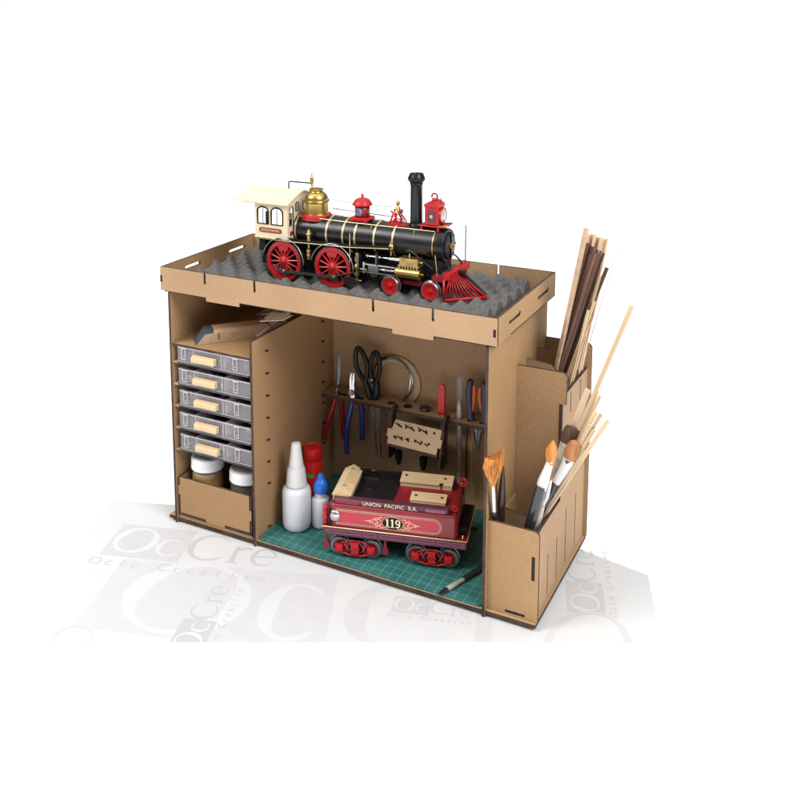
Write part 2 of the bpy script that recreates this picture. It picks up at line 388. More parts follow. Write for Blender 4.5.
# ------------------------------------------------------------------ cabinet
W, D, H = 38., 18., 27.4
cab = thing('workshop_cabinet', 'brown fibreboard bench cabinet with burnt laser-cut edges standing on the printed sheet', 'cabinet', (19, 0, 0))
T = .3
def jag(pts): return pts
b = B(); b.panel(rect(0, D, .0, H), [], 'x', 0, T, 'mdf', 'burnt'); b.build('side_wall', parent=cab)
b = B(); b.panel(rect(0, D, .0, H), [], 'x', W-T, W, 'mdf', 'burnt'); b.build('side_wall', parent=cab)
slotz = [21.62, 19.05, 16.47, 13.9, 11.33, 8.76, 6.2]
b = B(); b.panel([(0, 0), (17.4, .76), (17.4, 23.5), (0, 23.5)], [], 'x', 10.9, 11.2, 'mdf', 'burnt'); dv = b.build('divider', parent=cab)
def dogbone(b, y, z, x0=11.15, x1=11.225):
    b.box(x0, x1, y-.34, y-.02, z-.05, z+.17, 'slot'); b.box(x0, x1+.002, y-.08, y+.34, z-.16, z+.06, 'slot')
for y, z in [(2.8, z) for z in slotz]+[(2.7, 1.1)]+[(14.8, z) for z in (21.4, 18.9, 16.3, 13.75, 11.1, 8.5, 5.9)]:
    b = B(); dogbone(b, y, z); b.build('rail_tab', parent=dv)
b = B(); b.panel(rect(T, W-T, .78, 27.25), [], 'y', 17.4, 17.7, 'mdf', 'burnt'); b.build('back_wall', parent=cab)
b = B(); b.panel([(-.9, .08), (43.05, .08), (43.05, 17.95), (-.9, 17.95)], [], 'z', .34, .72, 'mdf', 'burnt'); b.build('base_board', parent=cab)
b = B(); b.panel(rect(T, 10.9, .12, 17.4), [], 'z', 21.3, 21.6, 'mdf', 'burnt'); b.build('shelf', parent=cab)
# tool rack board with round holes
def circ(cx, cy, rad, n=14): return [(cx+rad*cos(2*pi*i/n), cy+rad*sin(2*pi*i/n)) for i in range(n)]
holes = [rect(12.9, 14.3, 14.8, 15.5), rect(15.1, 16.6, 14.8, 15.5), circ(17.5, 16.1, .55), circ(20.1, 15.6, .5), circ(22.2, 15.6, .5), circ(24.4, 15.6, .45), circ(26.5, 15.5, .3), circ(28.6, 15.4, .26), circ(30.1, 15.4, .35), circ(31.6, 15.4, .35), circ(33.5, 15.4, .5), circ(35.5, 15.4, .5)]
b = B(); b.panel(rect(11.2, W-T, 14.3, 17.4), holes, 'z', 12.1, 12.5, 'mdf', 'burnt'); b.build('tool_rack_board', parent=cab)
# drawer rails on both sides of the left bay
for x0, x1 in ((T, .7), (10.55, 10.9)):
    for z in (19.45, 16.86, 14.27, 11.68, 9.05):
        b = B(); b.box(x0, x1, .35, 17.2, z-.22, z+.05, 'mdf'); b.box(x0, x1+(.25 if x0 < 1 else 0)-(0), .12, .345, z-.14, z+.08, 'burnt' if x0 > 1 else 'mdf'); b.build('drawer_rail', parent=cab)

# ------------------------------------------------------------------ tray on top
tr = thing('top_tray', 'brown fibreboard tray with slotted rims sitting on top of the cabinet', 'tray', (19, 9, H))
x0, x1, z0, z1 = -.86, 38.86, 27.64, 30.33
def tray_front(top_open=True):
    pts = [(x0, z0), (5.4, z0), (5.42, 27.2), (9.8, 27.2), (9.82, z0), (28., z0), (28.02, 27.2), (32.4, 27.2), (32.42, z0), (x1, z0), (x1, z1)]
    for xs in (32.35, 25.9, 11.8, 5.3):
        pts += [(xs+.14, z1), (xs+.13, 29.1), (xs-.13, 29.1), (xs-.14, z1)]
    return pts+[(x0, z1)]
b = B(); b.panel(tray_front(), [], 'y', -.15, .15, 'mdf', 'burnt'); b.box(x0-.01, -.58, -.165, -.1, 28.6, 29.35, 'slot'); b.box(38.45, 38.72, -.165, -.1, 28.5, 29.25, 'slot'); b.build('front_rim', parent=tr)
b = B(); b.panel(tray_front(), [], 'y', 17.5, 17.8, 'mdf', 'burnt'); b.build('back_rim', parent=tr)
b = B(); b.panel(rect(.152, 17.498, z0, z1), [rrect(3.9, 6.7, 29.0, 29.4, .12, 3), rrect(12.4, 15.7, 28.95, 29.35, .12, 3)], 'x', x0, x0+T, 'mdf', 'burnt'); b.build('side_rim', parent=tr)
b = B(); b.panel([(.152, z0), (17.498, z0), (17.498, z1), (.152, z1)], [rrect(3.0, 6.2, 28.85, 29.15, .12, 3), rrect(11.8, 15.2, 28.85, 29.15, .12, 3)], 'x', x1-T, x1, 'mdf', 'burnt')
for yy in (6.1, 15.1): b.cyl((x1-.31, yy, 29.12), (x1+.012, yy, 29.12), .24, m='slot', n=10)
b.box(x1-.05, x1+.012, 3.6, 14.6, z0+.01, z0+.13, 'burnt'); b.build('side_rim', parent=tr)
b = B(); b.panel(rect(x0+T, x1-T, .152, 17.498), [], 'z', 27.42, 27.72, 'mdf', 'burnt'); b.build('tray_floor', parent=tr)

# ------------------------------------------------------------------ foam
def foam_h(x, y):
    g = cos(2*pi*(x-2.2)/2.35)*cos(2*pi*(y-2.9)/2.85)
    g = .5+.5*g
    n = .025*sin(3.1*x+1.7*y)+.02*sin(5.3*y-2.2*x)
    return 28.4 + 1.25*g**.85*(1+n)
b = B(); fx0, fx1, fy0, fy1 = 1.2, 36.4, .35, 16.9
nx, ny = 260, 124; G = []
for j in range(ny+1):
    row = []
    for i in range(nx+1):
        x = fx0+(fx1-fx0)*i/nx; y = fy0+(fy1-fy0)*j/ny
        z = foam_h(x, y)
        # pressed down by the wheels
        for wx, wz in ((11.91, 31.2), (18.1, 31.25)):
            for wy in (5.5, 10.9):
                if abs(y-wy) < .5 and abs(x-wx) < 2: z = min(z, wz-sqrt(max(0, 2.28**2-(x-wx)**2))+.05)
        row.append(b.bm.verts.new((x+.06*sin(7*y), y+.05*sin(6*x), z)))
    G.append(row)
for j in range(ny):
    for i in range(nx):
        f_ = b.face([G[j][i], G[j][i+1], G[j+1][i+1], G[j+1][i]], 'foam'); f_.smooth = True
edge = [G[0][i] for i in range(nx+1)]+[G[j][nx] for j in range(1, ny+1)]+[G[ny][i] for i in range(nx-1, -1, -1)]+[G[j][0] for j in range(ny-1, 0, -1)]
low = [b.bm.verts.new((v.co.x, v.co.y, 27.73)) for v in edge]
for i in range(len(edge)): b.face([edge[i], edge[(i+1) % len(edge)], low[(i+1) % len(edge)], low[i]], 'foam')
fo = b.build('foam_sheet'); tag(fo, 'dark grey egg-crate foam sheet lining the top tray', 'foam')

# ------------------------------------------------------------------ locomotive
CY, CZ, R_ = 8.2, 34.42, 1.78
lo = thing('model_locomotive', 'model steam locomotive with red wheels, black boiler and cream cab on the foam', 'model train', (20, CY, 29))
def lp(name, b, m=None, parent=None, smooth=True, label=None, **k): return b.build(name, m, parent or lo, smooth=smooth, label=label, **k)
# boiler
b = B(); b.lathe([(0, 12.4), (R_, 12.4), (R_, 16), (R_, 20), (R_, 25), (R_, 29.2), (R_, 30.25), (R_-.06, 30.35), (R_-.35, 30.37), (R_-.36, 30.5), (R_-.5, 30.56), (0, 30.6)], (0, CY, CZ), (1, 0, 0), 56, 'black')
boiler = lp('boiler', b)
for i, x in enumerate((12.75, 16.7, 18.71, 20.19, 22.49, 24.69)):
    b = B(); b.lathe([(R_-.02, -.11), (R_+.035, -.10), (R_+.035, .10), (R_-.02, .11)], (x, CY, CZ), (1, 0, 0), 56, 'trim', cap=False); lp('boiler_band', b, parent=boiler)
b = B(); b.lathe([(R_-.02, -.05), (R_+.03, -.05), (R_+.03, .05), (R_-.02, .05)], (29.26, CY, CZ), (1, 0, 0), 56, 'obrass', cap=False); lp('boiler_band', b, parent=boiler)
b = B(); b.lathe([(.42, 30.55), (.42, 30.75), (.3, 30.8), (.14, 30.82), (.14, 31.0), (0, 31.02)], (0, CY, CZ), (1, 0, 0), 20, 'brass')
for a in range(8): b.sphere((30.58, CY+1.35*cos(a*pi/4), CZ+1.35*sin(a*pi/4)), .07, 8, 'black')
b.box(30.55, 30.7, CY-.08, CY+.08, CZ-1.3, CZ+1.3, 'black'); lp('smokebox_door', b)
b = B(); b.box(27.2, 30.1, 6.9, 9.5, 31.2, 33.0, 'mblack'); b.box(12.6, 30.6, 7.0, 7.3, 30.6, 31.9, 'mblack'); b.box(12.6, 30.6, 9.1, 9.4, 30.6, 31.9, 'mblack')
b.box(13.9, 16.2, 6.6, 9.8, 29.9, 33.5, 'mblack'); b.box(8.5, 13.8, 6.3, 10.1, 30.4, 33.5, 'mblack'); b.box(20.3, 27.3, 7.2, 9.2, 31.4, 32.4, 'mblack'); b.box(8.5, 9.3, 5.7, 10.7, 32.0, 33.45, 'mblack')
b.box(23.6, 30.8, 7.1, 9.3, 30.0, 30.35, 'mblack')
lp('chassis', b, smooth=False)
# running boards
for s in (-1, 1):
    yo = CY+s*3.0; yi = CY+s*1.5
    b = B(); b.panel([(8.3, 33.42), (13, 33.42), (15.5, 33.5), (20, 33.62), (24.8, 34.02), (24.8, 34.12), (20, 33.74), (15.5, 33.62), (13, 33.52), (8.3, 33.52)], [], 'y', min(yo, yi), max(yo, yi), 'mblack', 'mblack')
    b.tube([(8.3, yo, 33.5), (13, yo, 33.5), (15.5, yo, 33.6), (20, yo, 33.72), (24.9, yo, 34.1)], .05, 6, 'trim'); lp('running_board', b, smooth=False)
# cab
cabb = B(); y0c, y1c = 5.4, 11.0
def arcz(y): return 37.50+1.1*(1-abs((y-CY)/3.35)**1.3)
wins = [arch(8.55, 9.98, 35.15, 37.05), arch(10.35, 11.85, 35.15, 37.05)]
cabw = B()
for yy in (y0c, y1c-.18): cabw.panel(rect(8.2, 12.45, 33.55, 37.55), wins, 'y', yy, yy+.18, 'cream', 'cream')
fr = [(y0c+.18, 33.55), (y0c+.9, 33.55), (y0c+.9, 34.6), (y0c+1.25, 35.4), (y0c+1.3, 36.5), (CY, 36.65), (y1c-1.3, 36.5), (y1c-1.25, 35.4), (y1c-.9, 34.6), (y1c-.9, 33.55), (y1c-.18, 33.55)]+[(y, arcz(y)) for y in [y1c-.18-(y1c-y0c-.36)*i/12 for i in range(13)]]
fwins = []
cabw.panel([(y0c+.18, 33.55), (y1c-.18, 33.55)]+[(y1c-.18-(y1c-y0c-.36)*i/12, arcz(y1c-.18-(y1c-y0c-.36)*i/12)-.02) for i in range(13)], [arch(y0c+.4, y0c+1.2, 35.0, 37.2), arch(y0c+1.65, y0c+2.35, 36.5, 37.5), arch(y1c-1.2, y1c-.4, 35.0, 37.2), arch(y1c-2.35, y1c-1.65, 36.5, 37.5)], 'x', 12.27, 12.45, 'cream', 'cream')
cabo = cabw.build('cab', None, lo)
b = B(); n = 14; th = .14
top = []; 
for k in range(n+1):
    y = 4.85+(11.55-4.85)*k/n; z = 37.66+1.1*(1-abs((y-CY)/3.35)**1.3); top.append((y, z))
b.panel(top+[(y, z-th) for y, z in reversed(top)], [], 'x', 5.75, 12.85, 'cream', 'cream'); ro = b.build('cab_roof', None, lo, smooth=True)
for ya in (5.02, 11.2): b = B(); b.box(6.6, 12.6, ya, ya+.18, 37.42, 37.62, 'cream'); lp('roof_beam', b, parent=ro, smooth=False)
for yy, sgn in ((y0c, -1), (y1c, 1)):
    for w in wins:
        b = B(); pts = [(p[0], yy+sgn*.015, p[1]) for p in w]; b.tube(pts, .09, 6, 'mblack', closed=True)
        cx = (w[0][0]+w[1][0])/2; b.box(cx-.03, cx+.03, yy+sgn*.015-.03, yy+sgn*.015+.03, 35.15, 37.0, 'mblack'); lp('window_frame', b, parent=cabo)
for ya, yb, za, zb in ((y0c+.4, y0c+1.2, 35.0, 37.2), (y0c+1.65, y0c+2.35, 36.5, 37.5), (y1c-1.2, y1c-.4, 35.0, 37.2), (y1c-2.35, y1c-1.65, 36.5, 37.5)):
    b = B(); b.tube([(12.46, p[0], p[1]) for p in arch(ya, yb, za, zb)], .05, 6, 'mblack', closed=True); lp('window_frame', b, parent=cabo)
b = B(); b.panel(rrect(8.75, 11.7, 34.2, 34.72, .22, 5), [], 'y', y0c-.06, y0c-.005, 'dred', 'dred')
text_pts(b, 'UNION PACIFIC', .34, lambda a, c: (10.22+a, y0c-.075, 34.46+c), 'gold'); b.build('name_plate', None, cabo)
b = B(); b.lathe([(.26, 0), (.26, .05)], (12.46, y0c+.72, 34.2), (1, 0, 0), 16, 'dred', cap=True); lp('badge', b, parent=cabo)
b = B(); b.tube([(8.2, y0c-.03, 33.6), (12.5, y0c-.03, 33.6)], .05, 6, 'trim'); lp('cab_trim', b, parent=cabo)
b = B(); b.box(9.2, 9.6, 6.0, 6.4, 34, 36.4, 'mblack'); b.cyl((11.4, 7.6, 34.2), (12.3, 7.6, 34.2), 1.2, m='mblack'); b.box(8.6, 12.2, 5.7, 10.7, 33.56, 33.7, 'mblack')
b.tube([(11.0, 6.6, 33.7), (11.1, 6.5, 35.3), (11.6, 6.6, 36.1)], .07, 6, 'dsteel'); lp('cab_fittings', b)
# domes
sx = 14.48
b = B(); b.lathe([(1.72, -.55), (1.72, -.1), (1.62, .02), (1.5, .05)], (sx, CY, 36.25), n=40, m='red'); dm_base = lp('dome_base', b)
b = B(); b.lathe([(1.36, 0), (1.39, .1), (1.33, .25), (1.33, 1.35), (1.42, 1.42), (1.45, 1.5), (1.42, 1.58), (1.30, 1.62), (1.30, 1.85), (1.15, 2.15), (.90, 2.42), (.72, 2.5), (.66, 2.62), (.82, 2.72), (.84, 2.78), (.7, 2.84), (0, 2.86)], (sx, CY, 36.2), n=44, m='brass'); sd = lp('steam_dome', b)
b = B(); b.lathe([(.10, 0), (.10, .2), (.2, .25), (.12, .4), (.12, .6), (.2, .68), (.22, .95), (.18, 1.3), (.1, 1.4), (.06, 1.7), (0, 1.72)], (sx-.55, CY, 38.98), n=14, m='obrass'); lp('whistle', b, parent=sd)
b = B(); b.tube([(10.92, CY, 38.4), (10.92, CY, 39.45), (11.0, CY, 39.55), (11.1, CY, 39.57), (sx-.6, CY, 39.6)], .075, 8, 'mblack'); lp('whistle_pipe', b)
lx = 20.25
b = B(); b.box(lx-1.05, lx+1.05, CY-.95, CY+.95, 36.05, 36.5, 'red', bev=.08); b.lathe([(.6, 0), (1.3, .4)], (lx, CY, 35.9), n=24, m='red'); sb = lp('sandbox_base', b)
b = B(); b.lathe([(.84, 0), (.84, 1.24)], (lx, CY, 36.5), n=8, m='dred'); 
b.panel(rrect(lx-.40, lx+.40, 36.75, 37.5, .2), [], 'y', CY-.88, CY-.83, 'picture', 'dred'); lp('sandbox', b, smooth=False)
b = B(); b.lathe([(.92, 0), (1.08, .05), (1.08, .15), (.98, .30), (.8, .60), (.45, .78), (.16, .85), (.12, .95), (.17, 1.05), (.12, 1.2), (.05, 1.3), (0, 1.32)], (lx, CY, 37.72), n=28, m='red'); lp('sandbox_lid', b)
# bell stand
bx = 24.6
b = B()
for s in (-.55, .55):
    b.tube([(bx-.95, CY+s, 36.15), (bx-.6, CY+s, 36.6), (bx-.45, CY+s*.9, 37.2), (bx-.1, CY+s*.7, 37.35)], .11, 8, 'red')
    b.tube([(bx+.1, CY+s, 36.15), (bx, CY+s, 36.7), (bx-.3, CY+s*.8, 37.25), (bx-.75, CY+s*.6, 37.5)], .11, 8, 'red')
b.box(bx-1.1, bx+1.2, CY-.7, CY+.7, 36.02, 36.22, 'red', bev=.05); lp('bell_stand', b)
b = B(); b.lathe([(.46, 0), (.40, .12), (.26, .4), (.22, .6), (.12, .72), (.10, .85), (.2, .95), (.24, 1.08), (.17, 1.24), (0, 1.3)], (bx-.1, CY, 37.3), n=20, m='obrass'); lp('bell', b)
for xx, zz in ((bx+.15, 36.55), (bx+.85, 36.6)):
    b = B(); b.tube([(xx+.28*cos(a*pi/8), CY-.5, zz+.28*sin(a*pi/8)) for a in range(16)], .06, 6, 'dred' if xx > bx+.5 else 'red', closed=True)
    for a in range(3): b.tube([(xx+.28*cos(a*pi/3), CY-.5, zz+.28*sin(a*pi/3)), (xx-.28*cos(a*pi/3), CY-.5, zz-.28*sin(a*pi/3))], .03, 5, 'dred')
    lp('bell_wheel', b)
b = B(); b.tube([(bx+.85, CY-.3, 36.75), (bx+.5, CY-.3, 37.2), (bx+.35, CY-.3, 37.5)], .09, 6, 'dred'); b.sphere((bx+.45, CY-.3, 37.6), .22, 10, 'dred'); lp('bell_crank', b)
# chimney
b = B(); b.lathe([(.86, 35.7), (.80, 36.2), (.72, 36.35), (.66, 36.5), (.64, 37), (.63, 40.5), (.70, 40.6), (.66, 40.72), (.86, 40.95), (.92, 41.1), (.90, 41.25), (.78, 41.5), (.72, 41.7), (.60, 41.72), (.5, 41.5), (.5, 40), (0, 40)], (26.65, CY, 0), n=32, m='black'); lp('smokestack', b)
# headlamp
hx0, hx1 = 27.95, 29.5
b = B(); b.box(hx0, hx1, 7.45, 8.95, 36.55, 38.45, 'red', bev=.05); b.panel([(hx0-.06, 38.43), (hx1+.06, 38.43), (hx1+.05, 38.7), ((hx0+hx1)/2+.2, 39.05), ((hx0+hx1)/2-.2, 39.05), (hx0-.05, 38.7)], [], 'y', 7.38, 9.02, 'red', 'red')
b.lathe([(.3, 0), (.26, .25)], ((hx0+hx1)/2, CY, 39.0), n=16, m='red'); hl = lp('headlamp', b, smooth=False)
b = B(); b.box(hx0+.3, hx1-.35, 7.40, 7.448, 36.85, 38.05, 'purple'); b.lathe([(.17, 0), (.17, .02)], ((hx0+hx1)/2-.03, 7.395, 37.45), (0, -1, 0), 12, 'goldgrey'); lp('lamp_side_panel', b, parent=hl, smooth=False)
b = B(); b.lathe([(.62, 0), (.82, .05), (.84, .28), (.76, .3)], (hx1-.02, CY, 37.55), (1, 0, 0), 28, 'red', cap=False); b.lathe([(.77, .26), (.5, .34), (.2, .37), (0, .38)], (hx1-.02, CY, 37.55), (1, 0, 0), 28, 'lens', cap=False); lp('lamp_lens', b, parent=hl)
b = B(); b.tube([((hx0+hx1)/2+.32*cos(a), CY, 39.35+.42*sin(a)) for a in [i*pi/8-.3 for i in range(10)]], .09, 8, 'dred'); b.tube([(hx1-.1, CY, 38.6), (hx1, CY, 39.0), (hx1-.05, CY, 39.35)], .05, 6, 'dred'); lp('lamp_vent', b, parent=hl)
b = B(); b.box(27.4, 30.3, 7.2, 9.2, 36.42, 36.53, 'red'); 
for xx in (27.6, 29.5): b.cyl((xx, 7.4, 35.7), (xx, 7.4, 36.45), .13, m='red', n=10); b.cyl((xx, 9.0, 35.7), (xx, 9.0, 36.45), .13, m='red', n=10)
b.tube([(29.2, 7.3, 36.5), (30.4, 7.3, 36.62), (30.4, 9.1, 36.62), (29.2, 9.1, 36.5)], .06, 6, 'obrass'); lp('lamp_bracket', b, smooth=False)
# handrails
for s in (-1, 1):
    yy = CY+s*1.25; b = B(); b.tube([(12.6, yy, 36.05), (20, yy, 36.0), (27, yy, 36.05), (29.3, yy, 36.05)], .04, 6, 'trim')
    for xx in (17.0, 22.0, 27.0): b.cyl((xx, yy-s*.1, 35.5), (xx, yy, 36.05), .05, m='pbrass', n=6); b.sphere((xx, yy+s*.28, 35.25), .14, 8, 'pbrass'); b.cyl((xx, yy, 36.05), (xx, yy+s*.28, 35.2), .045, m='pbrass', n=6)
    lp('handrail', b)
b = B(); b.tube([(sx+1.45, CY+.2, 38.0), (lx-1.1, CY+.2, 37.75)], .03, 5, 'gunmetal'); b.tube([(lx+1.1, CY+.2, 37.75), (bx-.3, CY, 37.9)], .03, 5, 'gunmetal'); b.tube([(sx+1.3, CY+1.3, 36.7), (lx-.9, CY+1.3, 36.6), (bx-1, CY+1.3, 36.5)], .05, 6, 'gunmetal'); b.cyl((lx-1.2, CY+1.3, 35.8), (lx-1.2, CY+1.3, 36.75), .06, m='dsteel', n=6); lp('bell_cord', b)
# side fittings
for s in (-1, 1):
    yy = CY+s*2.45
    b = B(); b.lathe([(.12, 31.6), (.28, 31.65), (.30, 31.9), (.2, 31.95), (.32, 32.05), (.32, 32.35), (.2, 32.4), (.32, 32.5), (.30, 32.8), (.16, 32.9), (.16, 33.6), (.26, 33.7), (.2, 33.9), (.2, 34.3), (.34, 34.4), (.34, 34.55), (.2, 34.65), (.2, 34.85), (.1, 34.95), (0, 35)], (14.9, yy-s*.1, 0), n=16, m='obrass'); lp('injector', b)
    b = B(); b.sphere((24.6, CY+s*1.75, 33.95), .34, 12, 'obrass', sz=1.3); b.cyl((24.6, CY+s*1.8, 33.1), (24.6, CY+s*1.8, 34.6), .12, m='obrass', n=8); b.cyl((24.6, CY+s*1.7, 33.95), (24.9, CY+s*2.2, 34.1), .12, m='obrass', n=8); lp('check_valve', b)
    b = B(); b.lathe([(.1, 30.0), (.24, 30.1), (.26, 30.3), (.12, 30.4), (.12, 30.6), (.28, 30.75), (.3, 31.0), (.12, 31.1), (.12, 31.35), (.27, 31.5), (.3, 31.7), (.2, 31.9), (.12, 32.0), (.12, 32.2), (.26, 32.3), (.28, 32.6), (.16, 32.8), (.16, 33.2)], (21.0, CY+s*2.7, 0), n=14, m='obrass')
    b.cyl((20.2, CY+s*2.75, 30.4), (20.2, CY+s*2.75, 35.2), .06, m='pbrass', n=6); b.cyl((21.0, CY+s*2.7, 31.5), (22.2, CY+s*2.7, 31.5), .1, m='brass', n=8); b.cyl((20.6, CY+s*2.7, 30.2), (21.6, CY+s*2.7, 30.2), .08, m='obrass', n=8); lp('feed_pump', b)
    b = B(); b.box(14.5, 14.9, CY+s*1.7, CY+s*1.8, 35.1, 35.4, 'steel'); 
    cy_ = CY+s*2.55
    b = B(); b.lathe([(0, 25.45), (.3, 25.47), (.42, 25.6), (.55, 25.65), (.55, 28.15), (.60, 28.2), (.60, 28.38), (.4, 28.42), (.14, 28.48), (.14, 28.7), (0, 28.72)], (0, cy_, 31.68), (1, 0, 0), 28, 'brass')
    b.box(26.0, 28.2, min(cy_, cy_-s*1.0), max(cy_, cy_-s*1.0), 31.5, 32.3, 'mblack')
    for k in range(7): b.cyl((26.1+k*.32, cy_+s*.28, 32.15), (26.1+k*.32, cy_+s*.28, 32.5), .10, m='pbrass', n=8)
    cyl_ = lp('cylinder', b)
    b = B(); b.panel([(25.9, 32.42), (28.35, 32.42), (28.35, 32.5), (28.2, 32.6), (28.2, 33.25), (28.3, 33.3), (26.0, 33.3), (26.1, 33.2), (26.1, 32.6), (25.9, 32.5)], [], 'y', min(cy_+s*.4, cy_-s*.9), max(cy_+s*.4, cy_-s*.9), 'obrass', 'obrass'); b.cyl((27.1, cy_, 33.3), (27.1, cy_, 33.75), .08, m='pbrass', n=8); b.cyl((28.2, cy_, 32.95), (28.6, cy_, 32.95), .12, m='pbrass', n=8); b.build('valve_chest', None, lo, bevel=.03)
    b = B(); b.box(21.9, 25.5, cy_-.25, cy_+.25, 32.05, 32.17, 'steel'); b.box(21.9, 25.5, cy_-.25, cy_+.25, 31.2, 31.32, 'steel'); b.box(21.8, 22.0, cy_-.3, cy_+.3, 31.1, 32.3, 'steel'); b.box(22.4, 23.6, cy_-.3, cy_+.3, 31.33, 32.04, 'dsteel', bev=.06); b.cyl((22.8, cy_, 31.68), (25.5, cy_, 31.68), .12, m='chrome', n=12); lp('crosshead', b, smooth=False)
    b = B(); b.cyl((21.8, cy_-s*.4, 32.85), (26.0, cy_-s*.4, 32.85), .10, m='steel', n=10); b.sphere((22.0, cy_-s*.4, 32.85), .22, 10, 'steel'); b.cyl((24.6, cy_-s*.4, 32.85), (26.05, cy_-s*.4, 32.85), .18, m='steel', n=10); b.box(23.4, 23.5, cy_-.5, cy_+.1, 32.1, 33.4, 'dsteel'); b.box(21.2, 21.35, cy_-.4, cy_+.4, 31.6, 33.2, 'dsteel'); lp('valve_rod', b)
# driving wheels
def driver(x, z, s, R=2.27):
    yo = CY+s*2.85; t = -s
    b = B(); b.lathe([(R-.30, 0), (R-.06, 0), (R, .06), (R, .50), (R+.13, .52), (R+.13, .62), (R-.2, .62), (R-.30, .5)], (x, yo, z), (0, t, 0), 56, 'gunmetal', cap=False); w = lp('driving_wheel', b)
    b = B(); b.lathe([(R-.48, -.02), (R-.10, -.03), (R-.08, .02), (R-.14, .40), (R-.46, .40), (R-.50, .1), (R-.48, -.02)], (x, yo, z), (0, t, 0), 56, 'red', cap=False); 
    for k in range(14):
        a = 2*pi*k/14+.12; ca, sa = cos(a), sin(a)
        b.tube([(x+.4*ca, yo-s*.12, z+.4*sa), (x+(R-.4)*ca, yo-s*.15, z+(R-.4)*sa)], [.13, .075], 6, 'red')
    # counterweight
    pts = [(x+rr_*cos(a), z+rr_*sin(a)) for rr_, rng in ((R-.45, range(5)), (R-1.15, range(4, -1, -1))) for a in [radians(70+12*i) for i in rng]]
    b.panel(pts, [], 'y', min(yo-s*.05, yo-s*.3), max(yo-s*.05, yo-s*.3), 'red', 'red')
    lp('wheel_centre', b, parent=w)
    b = B(); b.lathe([(0, -.12), (.12, -.12), (.16, -.08), (.42, -.04), (.48, .02), (.48, .4), (0, .42)], (x, yo, z), (0, t, 0), 24, 'red'); b.sphere((x, yo+s*.12, z), .12, 8, 'brass'); lp('hub', b, parent=w)
    return w
for s in (-1, 1):
    for x, z in ((11.91, 31.2), (18.1, 31.25)):
        driver(x, z, s)
        b = B(); Rf = 2.62; a0, a1 = (radians(-5), radians(170)); N = 26
        pts = [(x+Rf*cos(a0+(a1-a0)*i/N), z+Rf*sin(a0+(a1-a0)*i/N)) for i in range(N+1)]; pi_ = [(x+(Rf-.07)*cos(a0+(a1-a0)*i/N), z+(Rf-.07)*sin(a0+(a1-a0)*i/N)) for i in range(N+1)]
        b.panel(pts+pi_[::-1], [], 'y', min(CY+s*2.95, CY+s*2.2), max(CY+s*2.95, CY+s*2.2), 'mblack', 'mblack')
        b.tube([(p[0], CY+s*2.98, p[1]) for p in pts], .045, 6, 'steel'); lp('wheel_splasher', b, smooth=False)
    yr = CY+s*3.12
    p1_, p2_ = (12.1, 30.15), (18.4, 30.3)
    b = B(); b.box(p1_[0], p2_[0], yr-.09, yr+.09, 30.08, 30.38, 'dsteel', rot=Matrix.Rotation(-.024, 3, 'Y'))
    for p in (p1_, p2_): b.box(p[0]-.5, p[0]+.45, yr-.14, yr+.14, p[1]-.27, p[1]+.27, 'dsteel', bev=.06); b.cyl((p[0], yr-s*.3, p[1]), (p[0], yr+s*.25, p[1]), .17, m='obrass', n=12)
    lp('side_rod', b, smooth=False)
    b = B(); yr2 = CY+s*2.95; b.tube([(18.4, yr2, 30.35), (23.0, yr2-s*.3, 31.62)], [.12, .08], 6, 'mblack'); b.box(19.6, 20.9, yr2-.1, yr2+.1, 29.7, 30.5, 'mblack'); lp('main_rod', b)
# pilot wheels
for s in (-1, 1):
    for x in (24.92, 29.47):
        yo = CY+s*2.8; z = 30.12; R = 1.02
        b = B(); b.lathe([(R-.16, 0), (R-.04, 0), (R, .05), (R, .42), (R+.1, .44), (R+.1, .55), (R-.2, .55)], (x, yo, z), (0, -s, 0), 36, 'steel', cap=False); w = lp('pilot_wheel', b)
        b = B(); b.lathe([(0, -.1), (.1, -.1), (.14, .0), (.26, .0), (.3, .06), (.5, .08), (.72, .0), (.86, -.02), (.9, .05), (.9, .3), (0, .3)], (x, yo, z), (0, -s, 0), 36, 'red'); lp('wheel_centre', b, parent=w)
for x in (11.91, 18.1, 24.92, 29.47):
    b = B(); b.cyl((x, CY-2.6, 31.2 if x < 20 else 30.12), (x, CY+2.6, 31.2 if x < 20 else 30.12), .16, m='gunmetal', n=10); lp('axle', b)
b = B()
for s in (-1, 1): b.box(24.2, 30.2, CY+s*1.9-.12, CY+s*1.9+.12, 30.3, 30.75, 'dred')
b.box(26.6, 27.8, 6.4, 10, 30.2, 30.7, 'mblack'); lp('pilot_truck_frame', b, smooth=False)
# front beam and cowcatcher
b = B(); b.box(30.95, 31.6, 5.35, 11.05, 31.55, 32.2, 'red', bev=.04); b.box(29.6, 30.95, 5.6, 6.6, 31.2, 31.75, 'dred'); b.box(29.6, 30.95, 9.8, 10.8, 31.2, 31.75, 'dred'); b.box(30.3, 31.0, 6.6, 9.8, 31.5, 32.0, 'gunmetal'); lp('buffer_beam', b, smooth=False)
pil = B(); tip = Vector((34.55, CY, 29.5))
for s in (-1, 1):
    e = Vector((31.15, CY+s*3.0, 29.5))
    pil.tube([e, tip], .15, 6, 'red')
    pil.tube([e+Vector((0, 0, -.16)), tip+Vector((0, 0, -.16))], .10, 6, 'dred')
    tB = [Vector((31.45, CY+s*(2.3-2.2*k/9), 31.65)) for k in range(10)]
    for k in range(10):
        bot = e.lerp(tip, k/9*.97+.01); t0 = tB[k]
        dirv = (t0-bot); ang = 0
        pil.tube([t0, bot], [.085, .10], 5, 'red')
    pil.tube([Vector((31.1, CY+s*2.9, 31.6)), e], .13, 6, 'red')
pil.box(31.2, 31.55, 5.9, 10.5, 31.3, 31.6, 'red'); lp('cowcatcher', pil, smooth=False)
